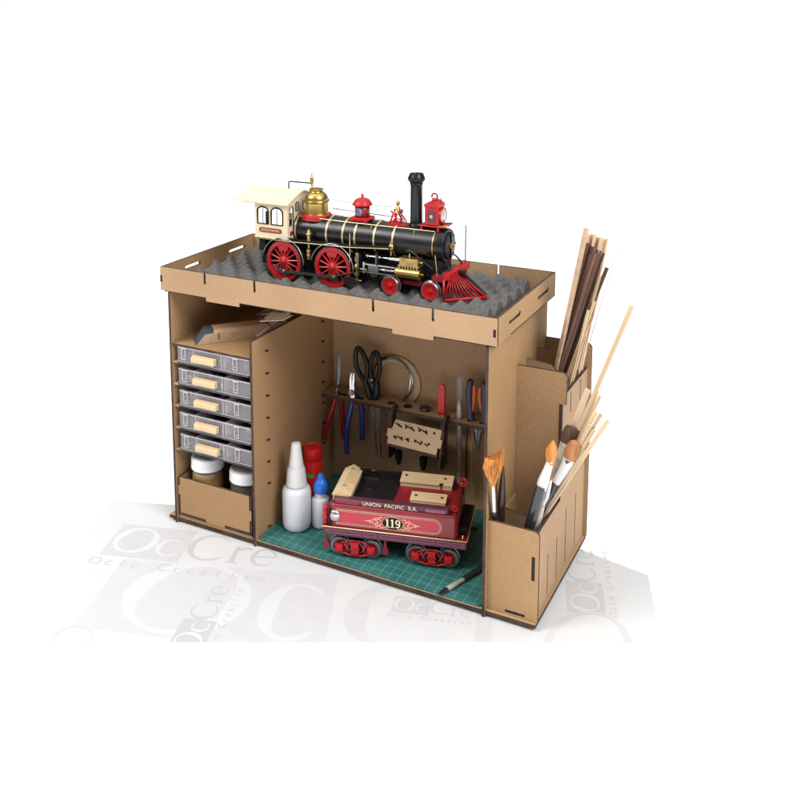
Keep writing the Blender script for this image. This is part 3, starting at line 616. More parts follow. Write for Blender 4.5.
b = B(); b.tube([(31.5, CY, 31.95), (31.9, CY, 31.75), tip+Vector((.1, 0, .25))], [.16, .2, .06], 8, 'mblack'); b.box(31.5, 32.2, CY-.35, CY+.35, 31.6, 31.95, 'mblack'); lp('coupling_bar', b)
b = B(); b.cyl((31.25, 10.6, 32.2), (31.25, 10.6, 36.2), .065, m='dsteel', n=8); lp('flag_pole', b)
b = B(); b.cyl((30.2, 5.7, 31.7), (29.9, 5.75, 33.9), .05, m='pbrass', n=8); lp('flag_pole', b)
for s in (-1, 1):
    b = B(); b.tube([(30.1, CY+s*1.2, 33.3), (30.6, CY+s*1.3, 33.1), (31.0, CY+s*1.5, 32.6), (31.2, CY+s*1.6, 32.2)], .09, 8, 'mblack'); b.tube([(26.6, CY+s*1.75, 34.0), (28.0, CY+s*1.9, 33.2), (29.5, CY+s*2.1, 32.3)], .045, 6, 'gunmetal'); lp('brace_pipe', b)

# ------------------------------------------------------------------ tender
TA = radians(15.5)
te = thing('model_tender', 'crimson model railway tender numbered 119 standing on the green cutting mat', 'model train', (18.5, .1, .95), TA)
def tp(name, b, parent=None, smooth=False, **k): return b.build(name, None, parent or te, smooth=smooth, world=False, **k)
Z0 = -.95
def zz(z): return z-.95
V1 = 7.2
b = B(); b.box(1.1, 16.3, 0, V1+.3, zz(3.6), zz(4.5), 'purple', bev=.05); fr = tp('underframe', b)
b = B(); b.box(1.0, 16.4, -.05, V1+.35, zz(4.45), zz(4.56), 'dred'); tp('deck_plate', b, parent=fr)
b = B(); b.tube([(1.0, -.06, zz(4.53)), (16.4, -.06, zz(4.53)), (16.4, V1+.36, zz(4.53))], .055, 6, 'gold'); tp('gold_rail', b, parent=fr)
b = B()
for a0, a1 in ((1.5, 5.2), (5.5, 6.9), (7.3, 13.0), (11.3+2, 14.4+.2), (14.8, 16.1)):
    b.panel(rrect(a0, a1, zz(3.85), zz(4.25), .12, 3), [rrect(a0+.08, a1-.08, zz(3.92), zz(4.18), .08, 3)], 'y', -.03, .01, 'plumline', 'plumline')
tp('frame_lining', b, parent=fr)
# tank with rounded plan corners and rolled top
def plan(u0, u1, v0, v1, rad, n=6): return rrect(u0, u1, v0, v1, rad, n)
def plan_rings(b, levels, m):
    b.rings([[(a, c, z) for a, c in plan(1.7+i_, 15.4-i_, .12+i_, V1-i_, .55)] for z, i_ in levels], m)
b = B(); plan_rings(b, [(zz(4.6), 0), (zz(6.75), 0), (zz(6.9), .03), (zz(7.02), .12), (zz(7.08), .28)], 'tankred'); tank = tp('water_tank', b, smooth=True)
b = B(); yv = .12
P_ = [(2.5, zz(4.85)), (12.9, zz(4.85))]+[(12.9+.85*sin(a), zz(5.7)-.85*cos(a)) for a in [pi*i/12 for i in range(1, 12)]]+[(12.9, zz(6.55)), (2.5, zz(6.55))]
def inset(pp, k):
    cx = sum(p[0] for p in pp)/len(pp); 
    return [(min(max(p[0], 2.5+k), 99) if p[0] < 3 else (p[0] if p[0] <= 12.9 else 12.9+(p[0]-12.9)*(1-k/.85)), zz(5.7)+(p[1]-zz(5.7))*(1-k/.85)) for p in pp]
b.panel(P_, [], 'y', yv-.010, yv+.02, 'goldgrey', 'goldgrey'); b.panel(inset(P_, .07), [], 'y', yv-.016, yv+.02, 'tankred', 'tankred'); b.panel(inset(P_, .15), [], 'y', yv-.022, yv+.02, 'goldgrey', 'goldgrey'); b.panel(inset(P_, .20), [], 'y', yv-.028, yv+.02, 'panelred', 'panelred')
tp('painted_panel', b, parent=tank)
b = B(); cu_, cz_ = 8.6, zz(5.58)
ov = [(cu_+1.15*cos(a), cz_+.74*sin(a)) for a in [2*pi*i/32 for i in range(32)]]
b.panel(ov, [], 'y', yv-.045, yv, 'goldgrey', 'goldgrey'); b.panel([(cu_+(p[0]-cu_)*.95, cz_+(p[1]-cz_)*.92) for p in ov], [], 'y', yv-.052, yv, 'mblack', 'mblack')
def serif_glyph(b, g, x, w=.5, h=.92, y=yv-.060, m='gold'):
    y1_ = y+.01
    def rc(a0, a1, c0, c1): b.panel(rect(x+a0, x+a1, cz_+c0, cz_+c1), [], 'y', y, y1_, m, m)
    if g == '1':
        rc(-.09, .09, -.46, .46); rc(-.22, .22, -.46, -.38); b.panel([(x-.22, cz_+.30), (x-.0899, cz_+.30), (x-.0899, cz_+.455), (x-.12, cz_+.44)], [], 'y', y, y1_, m, m)
    if g == '9':
        o_ = [(x+.27*cos(a), cz_+.17+.29*sin(a)) for a in [2*pi*i/20 for i in range(20)]]; i_ = [(x+.11*cos(a), cz_+.17+.19*sin(a)) for a in [2*pi*i/20 for i in range(20)]]
        b.panel(o_, [i_], 'y', y, y1_, m, m)
        b.panel([(x+.12, cz_+.1), (x+.27, cz_+.15), (x+.24, cz_-.25), (x+.08, cz_-.46), (x-.15, cz_-.45), (x-.24, cz_-.3), (x-.14, cz_-.25), (x-.02, cz_-.36), (x+.09, cz_-.2)], [], 'y', y+.001, y1_+.001, m, m)
for g, x in (('1', cu_-.55), ('1', cu_-.02), ('9', cu_+.55)): serif_glyph(b, g, x)
tp('number_plate', b, parent=tank)
# scrollwork either side of the number
b = B()
for s in (-1, 1):
    for (ax_, az_, rx_, n0, n1) in ((1.45, .15, .30, -1.2, 3.8), (1.45, -.18, .28, -3.8, 1.2), (1.95, .12, .24, -.8, 3.6), (1.95, -.14, .22, -3.6, .8), (2.35, .0, .22, -2.6, 2.6), (1.2, .42, .25, -.4, 2.6), (1.2, -.42, .25, -2.6, .4), (1.7, .34, .18, -1, 3), (1.7, -.36, .18, -3, 1)):
        pts = []
        for i in range(14):
            t = i/13; a = n0+(n1-n0)*t; rr_ = rx_*(1-.55*t)
            pts.append((cu_+s*(ax_+rr_*cos(a)), yv-.035, cz_+az_+rr_*.8*sin(a)))
        b.tube(pts, .032, 4, 'gold')
    b.tube([(cu_+s*2.4, yv-.035, cz_), (cu_+s*3.05, yv-.035, cz_)], [.05, .01], 4, 'gold')
tp('gold_scrollwork', b, parent=tank)
b = B(); b.lathe([(.62, 0), (.60, .05), (.48, .12), (.3, .2), (0, .24)], (2.35, .12, zz(5.7)), (0, -1, 0), 28, 'steel'); tp('highlight_boss', b, smooth=True)  # steel disc added in place of the glossy highlight at the panel's left end
b = B(); b.panel(rect(1.75, 1.95, zz(4.62), zz(6.6)), [], 'y', -.02, .118, 'mblack', 'mblack'); tp('corner_strip', b)
b = B(); b.rings([[(a, c, z) for a, c in plan(2.2, 14.45, .26, 1.0, .25)] for z in (zz(7.0), zz(7.66))], 'purple'); b.rings([[(a, c, z) for a, c in plan(2.2, 14.45, V1-.7, V1-.12, .25)] for z in (zz(7.0), zz(7.66))], 'purple'); colr = tp('tank_collar', b)
b = B(); b.panel(rrect(2.55, 4.9, zz(7.18), zz(7.5), .08, 3), [rrect(2.62, 4.83, zz(7.24), zz(7.44), .05, 3)], 'y', .24, .259, 'panelred', 'panelred'); b.panel(rrect(12.0, 14.1, zz(7.18), zz(7.5), .08, 3), [], 'y', .24, .259, 'plumline', 'plumline')
text_pts(b, 'UNION  PACIFIC  R.R.', .62, lambda a, c: (8.25+a, .245, zz(7.34)+c), 'gold', space=1.02, sx=.96); tp('lettering', b, parent=colr)
b = B(); b.box(3.6, 8.4, .95, 6.4, zz(6.85), zz(7.12), 'mblack'); b.box(3.6, 8.4, 6.4, 6.6, zz(6.9), zz(8.0), 'mblack'); b.sphere((5.4, 4.2, zz(7.15)), .5, 12, 'black', sz=.2); b.tube([(4.9, 6.2, zz(7.9)), (5.3, 6.0, zz(8.2)), (5.7, 6.2, zz(8.0))], .06, 6, 'dsteel'); b.box(3.7, 5.9, 5.9, 6.1, zz(7.1), zz(7.3), 'gunmetal'); tp('coal_bunker', b)
b = B(); b.rings([[(a, c, z) for a, c in plan(8.45+i_, 15.25-i_, .98+i_, 6.9-i_, .3)] for z, i_ in ((zz(7.0), 0), (zz(7.28), 0), (zz(7.35), .08))], 'dred'); tp('rear_deck', b, smooth=True)
b = B(); b.tube([(15.0+.28*cos(a), .9, zz(7.55)+.28*sin(a)) for a in [2*pi*i/14 for i in range(14)]], .07, 6, 'red', closed=True); b.cyl((15.0, .9, zz(7.0)), (15.0, .9, zz(7.4)), .08, m='red', n=8); tp('hand_wheel', b, smooth=True)
b = B(); b.tube([(15.3+.42*cos(a), 5.2+.2*sin(a), zz(8.3)+.36*sin(a)) for a in [2*pi*i/16 for i in range(16)]], .08, 6, 'red', closed=True)
for k in range(3): b.tube([(15.3+.42*cos(k*pi/3), 5.2+.2*sin(k*pi/3), zz(8.3)+.36*sin(k*pi/3)), (15.3-.42*cos(k*pi/3), 5.2-.2*sin(k*pi/3), zz(8.3)-.36*sin(k*pi/3))], .06, 5, 'red')
b.cyl((15.3, 5.2, zz(4.6)), (15.3, 5.2, zz(8.5)), .09, m='mblack', n=8); tp('brake_wheel', b, smooth=True)
b = B(); b.lathe([(.1, zz(4.6)), (.26, zz(4.8)), (.2, zz(5.1)), (.34, zz(5.4)), (.22, zz(5.8)), (.3, zz(6.1)), (.22, zz(6.4)), (.3, zz(6.6)), (.1, zz(6.8))], (1.3, .35, 0), n=12, m='red'); tp('corner_valve', b, smooth=True)
b = B(); b.box(15.5, 16.25, 1.2, 5.8, zz(4.62), zz(5.4), 'mblack'); b.cyl((16.2, 3.6, zz(4.0)), (17.1, 3.6, zz(4.0)), .2, m='mblack', n=10); b.cyl((15.9, .3, zz(4.6)), (15.9, .3, zz(5.0)), .06, m='gold', n=6); tp('rear_platform', b)
# trucks
for uc in (4.5, 12.7):
    b = B(); b.box(uc-.7, uc+.7, .9, V1-.6, zz(2.9), zz(3.6), 'mblack'); b.box(uc-2.0, uc+2.0, 2.2, V1-1.9, zz(1.8), zz(2.6), 'mblack'); trk = tp('truck', b)
    for s, yv_ in ((-1, .35), (1, V1-.05)):
        yi_ = yv_-s*.0
        b = B()
        for du in (-1.73, 1.73):
            b.box(uc+du-.42, uc+du+.42, yv_-.18, yv_+.18, zz(1.65), zz(2.5), 'red', bev=.08); b.cyl((uc+du, yv_+s*.28, zz(2.06)), (uc+du, yv_, zz(2.06)), .26, m='red', n=14)
            b.tube([(uc+du, yv_, zz(2.45)), (uc+du*.45, yv_, zz(2.95)), (uc, yv_, zz(3.0))], .11, 6, 'dred'); b.tube([(uc+du, yv_, zz(1.7)), (uc+du*.4, yv_, zz(1.35)), (uc, yv_, zz(1.33))], .11, 6, 'red')
            b.tube([(uc+du*.7, yv_, zz(2.6)), (uc+du*.3, yv_, zz(1.5))], .08, 5, 'red'); b.tube([(uc+du*.25, yv_, zz(2.9)), (uc+du*.72, yv_, zz(1.6))], .07, 5, 'dred')
        b.box(uc-.42, uc+.42, yv_-.22, yv_+.16, zz(1.5), zz(2.85), 'red', bev=.08); b.box(uc-.5, uc+.5, yv_-.26, yv_+.16, zz(2.05), zz(2.2), 'dred')
        b.build('side_frame', None, trk, world=False)
        for du in (-1.73, 1.73):
            b = B(); yw = yv_-s*.25; b.lathe([(.72, 0), (1.0, 0), (1.05, .05), (1.05, .35), (1.16, .37), (1.16, .46), (.8, .46), (.72, .3)], (uc+du, yw, zz(2.08)), (0, -s, 0), 32, 'dsteel', cap=False)
            w = b.build('wheel', None, trk, smooth=True, world=False)
            b = B(); b.lathe([(0, .05), (.25, .05), (.3, .12), (.74, .1), (.76, .3), (0, .32)], (uc+du, yw, zz(2.08)), (0, -s, 0), 28, 'dred'); b.build('wheel_disc', None, w, smooth=True, world=False)
    for du in (-3.2, 3.2):
        b = B(); b.panel([(uc+du-.40, zz(1.6)), (uc+du+.30, zz(1.6)), (uc+du+.36, zz(2.0)), (uc+du+.12, zz(2.5)), (uc+du+.1, zz(3.4)), (uc+du-.12, zz(3.4)), (uc+du-.2, zz(2.5))], [], 'y', .7, 1.0, 'dred', 'dred')
        if uc < 10: b.build('brake_shoe', None, trk, world=False)
        else: b.bm.free()

# three pale chests set on the tender
def chest(u0, u1, v0, v1, zb, zt, label, kind):
    c = Matrix.Translation(Vector((18.5, .1, 0))) @ Matrix.Rotation(TA, 4, 'Z')
    o = c @ Vector(((u0+u1)/2, (v0+v1)/2, zb)); t = thing('wooden_chest', label, 'toy chest', tuple(o), TA, 'pale wooden chests on the tender')
    hw, hd, h = (u1-u0)/2, (v1-v0)/2, zt-zb
    if kind == 'gable':
        e = h*.55
        b = B(); b.panel([(-hw+.08, 0), (hw-.08, 0), (hw-.08, e), (0, h-.1), (-hw+.08, e)], [], 'y', -hd+.05, hd-.05, 'ply', 'ply'); b.build('body', None, t, world=False)
        b = B()
        for s in (-1, 1): b.panel([(0, h), (s*hw, e-.02), (s*hw, e+.10-.02-.16), (0, h-.16)] if False else [(s*.012, h), (s*(hw+.02), e+.02), (s*(hw+.02), e-.10), (s*.012, h-.12)], [], 'y', -hd, hd, 'ply', 'ply')
        for vv in (-hd+1.2, hd-.9):
            for s in (-1, 1): b.panel([(s*.02, h+.012), (s*.42, h+.012-(h-e)*.42/hw+.0), (s*.42, h-.02-(h-e)*.42/hw), (s*.02, h-.02)], [], 'y', vv-.06, vv+.06, 'slot', 'slot')
        for s in (-1, 1): b.panel([(s*0, h+.006), (s*.05, h+.004-(h-e)*.05/hw), (s*.05, h-.03), (0, h-.03)], [], 'y', -hd+.1, hd-.2, 'burnt', 'burnt')
        b.build('lid', None, t, world=False)
    else:
        b = B(); b.box(-hw+.05, hw-.05, -hd+.05, hd-.05, 0, h*.72, 'ply', bev=.02); b.build('body', None, t, world=False)
        b = B(); b.panel([(-hd, h*.55), (-hd, h*.74), (hd, h+.06), (hd, h*.8)], [], 'x', -hw, hw, 'ply', 'ply'); 
        b.build('lid', None, t, world=False)
        b = B(); sl = (h+.06-h*.74)/(2*hd)
        for uu_ in (-hw+.55, hw-.9 if kind == 'long' else hw-.5):
            for q, w_ in ((0, .16), (.12, .06)):
                ya = hd-.62+q*-1.2; z_ = h*.74+(ya+hd)*sl
                b.box(uu_-w_, uu_+w_, ya-.10, ya+.10, z_-.05, z_+.03, 'slot')
        if kind == 'long':
            b.box(-hw, hw-1.2, -hd-.004, -hd+.03, h*.50, h*.555, 'burnt'); b.box(hw-1.26, hw-1.14, -hd-.01, -hd+.02, .1, h*.72, 'slot'); b.box(hw-1.4, hw-1.0, -hd-.006, -hd+.5, h*.60, h*.8, 'slot')
        b.build('hinge', None, t, world=False)
chest(1.95, 3.95, .75, 6.7, 7.12, 8.35, 'long pale wooden chest with a ridged roof lid, leftmost on the red tender', 'gable')
chest(8.5, 14.2, 4.75, 6.55, 7.36, 8.15, 'larger flat-lidded pale wooden chest at the rear of the red tender deck', 'long')
chest(10.15, 13.95, 1.45, 2.95, 7.36, 7.85, 'smaller flat pale wooden chest lying in front beside the lettering on the red deck', 'short')
# ------------------------------------------------------------------ drawers in the left bay
pos = ['topmost', 'second from top', 'middle', 'second from bottom', 'lowest']
for i, z in enumerate((19.5, 16.91, 14.32, 11.73, 9.10)):
    t = thing('clear_drawer', f'clear drawer with wooden pull, {pos[i]} of five in the left bay', 'drawer', (5.7, .3, z), 0, 'clear plastic drawers in the left bay')
    x0_, x1_, h = 1.0, 10.75, 1.85
    yf = .15+.06*((i*7) % 3)
    b = B(); b.box(x0_, x1_, yf, yf+.14, z+.08, z+h, 'clear'); b.box(x0_, x1_, yf+.14, 16.5, z+.06, z+.16, 'greyp')
    b.box(x0_, x0_+.14, yf+.14, 16.5, z+.16, z+h, 'clear'); b.box(x1_-.14, x1_, yf+.14, 16.5, z+.16, z+h, 'clear'); b.box(x0_+.14, x1_-.14, 16.36, 16.5, z+.16, z+h, 'greyp'); b.box(x0_-.05, x1_+.05, yf-.03, yf+.5, z-.16, z+.075, 'greyp'); body = b.build('drawer_body', None, t)
    b = B(); b.box(7.2, 7.3, yf+.15, 16.3, z+.17, z+h-.1, 'clear2'); b.box(3.0, 3.1, yf+.15, 16.3, z+.17, z+h-.1, 'clear2'); b.box(1.2, 10.6, 5.0, 5.1, z+.17, z+h-.1, 'greyp'); b.build('drawer_partition', None, body)
    b = B(); 
    for xa, xb in ((x0_+.02, 7.0), (7.06, x1_-.02)):
        b.box(xa, xb, yf-.05, yf-.005, z+h-.12, z+h-.04, 'clear2'); b.box(xa, xb, yf-.04, yf-.006, z+.1, z+.16, 'clear2')
    b.box(7.0, 7.06, yf-.05, yf-.005, z+.1, z+h-.04, 'clear2'); b.build('drawer_rim', None, body)
    for xc in (1.9, 8.9):
        b = B()
        if i == 0 or True:
            y_ = yf-.10
            b.box(xc-.28, xc+.28, y_-.04, y_, z+.40, z+.46, 'clear2'); b.box(xc-.28, xc-.22, y_-.04, y_, z+.46, z+h-.15, 'clear2'); b.box(xc+.22, xc+.28, y_-.04, y_, z+.46, z+h-.15, 'clear2'); b.box(xc-.34, xc+.34, y_-.06, yf-.005, z+h-.21, z+h-.13, 'clear2'); b.sphere((xc, y_+.02, z+.75), .08, 8, 'clear2')
        b.build('label_clip', None, body)
    b = B(); cx = 4.8+.08*i*.5; b.panel([(yf-.62, z+.52), (yf-.62, z+.92), (yf-.5, z+1.16), (yf-.008, z+1.22), (yf-.008, z+.5)], [], 'x', cx-1.5, cx+1.55, 'ply', 'ply'); b.build('wooden_pull', None, t, bevel=.03)
    b = B()
    rr2 = random.Random(i)
    for k in range(16):
        xx, yy2 = rr2.uniform(1.4, 10.2), rr2.uniform(.7, 4.2)
        if k % 3: b.cyl((xx, yy2, z+.2), (xx+rr2.uniform(-.4, .4), yy2+rr2.uniform(-.3, .3), z+.2+rr2.uniform(.2, .9)), .12, m=('steel', 'ply', 'obrass')[k % 3], n=6)
        else: b.box(xx-.4, xx+.4, yy2-.1, yy2+.1, z+.17, z+.4+rr2.random()*.5, ('ply', 'gunmetal')[k % 2])
    o = b.build('small_parts'); tag(o, f'loose small model parts lying inside the {pos[i]} clear drawer', 'model parts'); o['kind'] = 'stuff'

# ------------------------------------------------------------------ storage box, jars
sb_ = thing('storage_box', 'small open fibreboard box with a finger-jointed front at the bottom of the left bay', 'box', (5.6, 3, .75))
fx0_, fx1_, fz0, fz1 = .72, 10.3, 1.35, 5.65
fp = [(fx0_, fz0), (4.3, fz0), (4.32, 1.02), (6.9, 1.02), (6.92, fz0), (fx1_, fz0), (fx1_, 2.75), (fx1_+.28, 2.77), (fx1_+.28, 3.95), (fx1_, 3.97), (fx1_, fz1), (fx0_, fz1), (fx0_, 4.65), (fx0_-.26, 4.63), (fx0_-.26, 3.55), (fx0_, 3.53)]
b = B(); b.panel(fp, [], 'y', .14, .42, 'mdf', 'burnt'); b.build('front_panel', None, sb_)
b = B(); b.panel(rect(.425, 8.5, 1.0, 5.6), [], 'x', .42, .70, 'mdf', 'burnt'); b.box(.44, .66, .20, .42, 1.0, 3.5, 'burnt'); b.box(.44, .66, .20, .42, 4.7, 5.6, 'burnt'); b.build('side_panel', None, sb_)
b = B(); b.panel(rect(.425, 8.5, 1.0, 5.6), [], 'x', 10.34, 10.62, 'mdf', 'burnt'); b.box(10.32, 10.6, .20, .42, 1.0, 2.7, 'burnt'); b.box(10.32, 10.6, .20, .42, 4.0, 5.6, 'burnt'); b.build('side_panel', None, sb_)
b = B(); b.box(.45, 10.58, .2, 8.4, .78, 1.06, 'mdf'); b.box(.45, 4.28, .17, .42, .98, 1.33, 'burnt'); b.box(6.95, 10.6, .17, .42, .98, 1.33, 'burnt'); b.build('bottom_panel', None, sb_)
b = B(); b.box(.72, 10.3, 8.2, 8.5, 1.1, 5.5, 'mdf'); b.build('back_panel', None, sb_)
def jar(cx, cy, rad, ztop, lidh, label, bodym, small):
    t = thing('paint_jar', label, 'jar', (cx, cy, 1.1), 0, 'lidded jars in the storage box')
    zl = ztop-lidh
    b = B(); b.lathe([(rad*.86, 1.1), (rad*.94, 1.25), (rad*.94, zl-.5), (rad*.88, zl-.15), (rad*.82, zl), (rad*.82, zl+.3)], (cx, cy, 0), n=44, m='glass'); b.build('glass_body', None, t, smooth=True)
    b = B(); b.lathe([(rad*.84, 1.18), (rad*.90, 1.3), (rad*.90, zl-.5), (rad*.84, zl-(.35 if not small else .12)), (0, zl-(.35 if not small else .12))], (cx, cy, 0), n=36, m=bodym); b.build('paint', None, t, smooth=True)
    if not small: b = B(); b.lathe([(rad*.945, 2.0), (rad*.945, zl-.75)], (cx, cy, 0), n=36, m='goldlabel', cap=False); b.build('paper_label', None, t, smooth=True)
    b = B(); n = 110; prof = [(rad*.97, zl), (rad, zl+.06), (rad, zl+.28), (rad*.975, zl+.32), (rad*.975, ztop-.35), (rad*.95, ztop-.12), (rad*.86, ztop-.02), (rad*.82, ztop), (rad*.80, ztop-.05), (0, ztop-.05)]
    rings = []
    for k, (q, h) in enumerate(prof):
        rings.append([Vector((cx+q*(1+(.012*((i % 2)*2-1) if 3 <= k <= 4 else 0))*cos(2*pi*i/n), cy+q*(1+(.012*((i % 2)*2-1) if 3 <= k <= 4 else 0))*sin(2*pi*i/n), h)) for i in range(n)])
    b.rings(rings, 'white'); b.build('lid', None, t, smooth=True)
jar(2.75, 2.75, 1.92, 7.8, 1.5, 'wide jar of ochre paint with a ribbed white lid, left in the storage box', 'goldlabel', False)
jar(8.0, 3.1, 2.0, 7.3, 1.4, 'jar of dark brown paint with a white lid beside the divider', 'brownpaint', True)

# ------------------------------------------------------------------ things on the left shelf
# sanding block: a bevelled wooden block, grey sandpaper round its left end
blk = thing('sanding_block', 'long six-sided brown wooden block with grey sandpaper on its end, on the upper shelf', 'sanding block', (5, 4, 21.61))
A0 = atz(196.5, 345.2, 21.62); A1 = atz(258, 338, 21.62); dr = (A1-A0).normalized(); nr = Vector((-dr.y, dr.x, 0)); L_ = (A1-A0).length+3.5
def blockpt(l, n_, z): return A0+dr*l+nr*n_+Vector((0, 0, z))
WB, HB = 2.1, 1.45
b = B(); b.rings([[blockpt(l0+.0, n_, 0), blockpt(L_, n_, 0), blockpt(L_, n_, h_), blockpt(l1, n_, h_)] for n_, l0, l1, h_ in ((0, 0, 1.0, 1.12), (.30, 0, 1.25, HB), (WB, 0, 1.25, HB))], 'pinkwood', smooth=False); b.build('block', None, blk)
b = B()
v = [(-.02, 0), (1.0, 1.14), (1.27, 1.47), (2.35, 1.48)]
rows = []
for n_, cut in ((-.03, 0), (.30, 1), (WB+.03, 1)):
    rows.append([blockpt(-.05, n_, .01), blockpt(1.0 if not cut else 1.22, n_, 1.17 if not cut else HB+.03), blockpt(2.0 if cut else 1.9, n_, HB+.035 if cut else 1.17)])
for r0_, r1_ in zip(rows[:-1], rows[1:]):
    for k in range(2): b.sheet([r0_[k], r0_[k+1], r1_[k+1], r1_[k]], 'sandpaper')
b.build('sandpaper', None, blk)
b = B(); b.rings([[blockpt(l, -.012, z) for l, z in ((2.45, .35), (2.56, .35), (2.56, 1.12), (2.45, 1.12))], [blockpt(l, .05, z) for l, z in ((2.45, .35), (2.56, .35), (2.56, 1.12), (2.45, 1.12))]], 'slot', smooth=False); b.build('saw_kerf', None, blk)
# second strip leaning behind, wedge of clear film
b = B(); q0, q1 = at(215, 345, 9.), at(262, 309, 9.)
def bar(b, p0, p1, w, h, m, tw=0., up=Vector((0, 0, 1))):
    p0 = Vector(p0); p1 = Vector(p1); t = (p1-p0).normalized(); s_ = t.cross(up); s_ = s_.normalized() if s_.length > 1e-3 else Vector((1, 0, 0)); w_ = s_.cross(t).normalized()
    s2 = cos(tw)*s_+sin(tw)*w_; w2 = -sin(tw)*s_+cos(tw)*w_
    b.rings([[p+a*w/2*s2+c*h/2*w2 for a, c in ((-1, -1), (1, -1), (1, 1), (-1, 1))] for p in (p0, p1)], m, smooth=False); return b
bar(b, (6.5, 6.5, 21.9), (10.2, 12.5, 24.8), 1.6, .25, 'pinkwood'); bar(b, (7.9, 5.6, 21.9), (10.3, 9.3, 24.4), .9, .2, 'tape')
o = b.build('wooden_offcut'); tag(o, 'brown wooden offcuts leaning behind the sanding block on the upper shelf', 'wood offcut')
b = B(); a1_, a2_, a3_, a4_ = Vector((6.2, 8, 23.5)), Vector((9.6, 4.5, 24.9)), Vector((10.6, 8, 24.95)), Vector((7.5, 12, 24.2))
for za in (0, .05): b.sheet([a1_+Vector((0, 0, za)), a2_+Vector((0, 0, za)), a3_+Vector((0, 0, za)), a4_+Vector((0, 0, za))], 'film')
b.bm.verts.ensure_lookup_table()
for i in range(4): b.face([b.bm.verts[i], b.bm.verts[(i+1) % 4], b.bm.verts[4+(i+1) % 4], b.bm.verts[4+i]], 'film')
o = b.build('plastic_bag'); tag(o, 'creased clear plastic bag lying over the offcuts under the tray', 'bag')
b = B(); b.rings([[(9.6, 3.6, 24.9), (10.3, 3.3, 25.2), (11.6, 4.0, 23.6), (11.4, 4.2, 23.62)], [(9.6, 3.65, 24.9), (10.3, 3.35, 25.2), (11.6, 4.05, 23.6), (11.4, 4.25, 23.62)]], 'rubber', smooth=False)
b.rings([[(10.2, 3.0, 24.72), (12.6, 4.2, 24.85), (12.9, 5.5, 25.1), (10.2, 5.4, 25.1)], [(10.2, 3.0, 24.76), (12.6, 4.2, 24.89), (12.9, 5.5, 25.14), (10.2, 5.4, 25.14)]], 'white', smooth=False)
o = b.build('folded_packet'); tag(o, 'black and white folded packet poking over the top of the divider', 'packet')

# ------------------------------------------------------------------ bottles
def lathe_obj(name, parent, prof, o, m, n=36, sy=1.): b = B(); b.lathe(prof, o, n=n, m=m, sy=sy); return b.build(name, None, parent, smooth=True)
gx, gy = 13.85, 4.3; zb = .96
t = thing('glue_bottle', 'tall milky white glue bottle with a long cone nozzle beside the divider', 'bottle', (gx, gy, zb))
lathe_obj('body', t, [(0, 0), (1.1, 0), (1.45, .12), (1.60, .45), (1.62, 1), (1.62, 4.2), (1.55, 4.6), (1.35, 4.85), (1.05, 4.95), (.95, 5.0), (.95, 5.2)], (gx, gy, zb), 'bottle')
b = B(); n = 60; prof = [(1.08, 5.05), (1.14, 5.1), (1.06, 6.0), (.99, 6.9), (.90, 7.15), (.80, 7.2)]
b.rings([[Vector((gx+q*(1+(.02*((i % 2)*2-1) if 1 <= k <= 3 else 0))*cos(2*pi*i/n), gy+q*(1+(.02*((i % 2)*2-1) if 1 <= k <= 3 else 0))*sin(2*pi*i/n), zb+h)) for i in range(n)] for k, (q, h) in enumerate(prof)], 'nozzle'); b.build('screw_collar', None, t, smooth=True)
lathe_obj('nozzle', t, [(.82, 7.1), (.84, 7.3), (.80, 7.5), (.72, 8.2), (.55, 9.6), (.50, 9.9), (.36, 9.98), (0, 10.0)], (gx, gy, zb), 'nozzle')
kx, ky = 16.1, 5.75
t = thing('dropper_bottle', 'small white dropper bottle with a blue pointed cap by the tender', 'bottle', (kx, ky, zb))
lathe_obj('body', t, [(0, 0), (.75, 0), (.95, .1), (1.0, .3), (1.0, 3.1), (.94, 3.3), (.7, 3.45), (.6, 3.5), (.6, 3.6)], (kx, ky, zb), 'bottle2')
lathe_obj('neck', t, [(.62, 3.5), (.64, 3.9), (.6, 4.1)], (kx, ky, zb), 'nozzle')
lathe_obj('cap', t, [(.62, 4.0), (.80, 4.1), (.84, 4.4), (.78, 5.0), (.62, 5.4), (.42, 5.6), (.36, 5.9), (.28, 6.15), (0, 6.25)], (kx+.05, ky, zb), 'bluecap')
sx_, sy_ = 12.8, 9.6
t = thing('glue_stick', 'red plastic glue stick tube with a green emblem standing behind the glue bottle', 'glue stick', (sx_, sy_, zb))
lathe_obj('tube', t, [(0, 0), (1.02, 0), (1.08, .1), (1.08, 5.4), (1.03, 5.5)], (sx_, sy_, zb), 'redp')
lathe_obj('cap', t, [(1.08, 5.52), (1.12, 5.6), (1.12, 6.9), (1.05, 7.05), (1.0, 7.05), (.95, 6.95), (0, 6.95)], (sx_, sy_, zb), 'redp')
b = B(); ctr = atan2(CP[1]-sy_, CP[0]-sx_)
def wrap(a, h, R=1.11): ang = ctr-.35+a/R; return (sx_+R*cos(ang), sy_+R*sin(ang), zb+h)
pts = [wrap(.55*cos(t_), 3.9+.28*sin(t_)) for t_ in [2*pi*i/18 for i in range(18)]]
cpt = b.bm.verts.new(wrap(0, 3.9)); vs = [b.bm.verts.new(p) for p in pts]
for i in range(18): b.face([cpt, vs[i], vs[(i+1) % 18]], 'green')
text_pts(b, 'IMEDIO' if False else 'GLUE', .3, lambda a, c: wrap(a, 3.9+c, 1.225), 'white') if False else None
b.build('emblem', None, t)

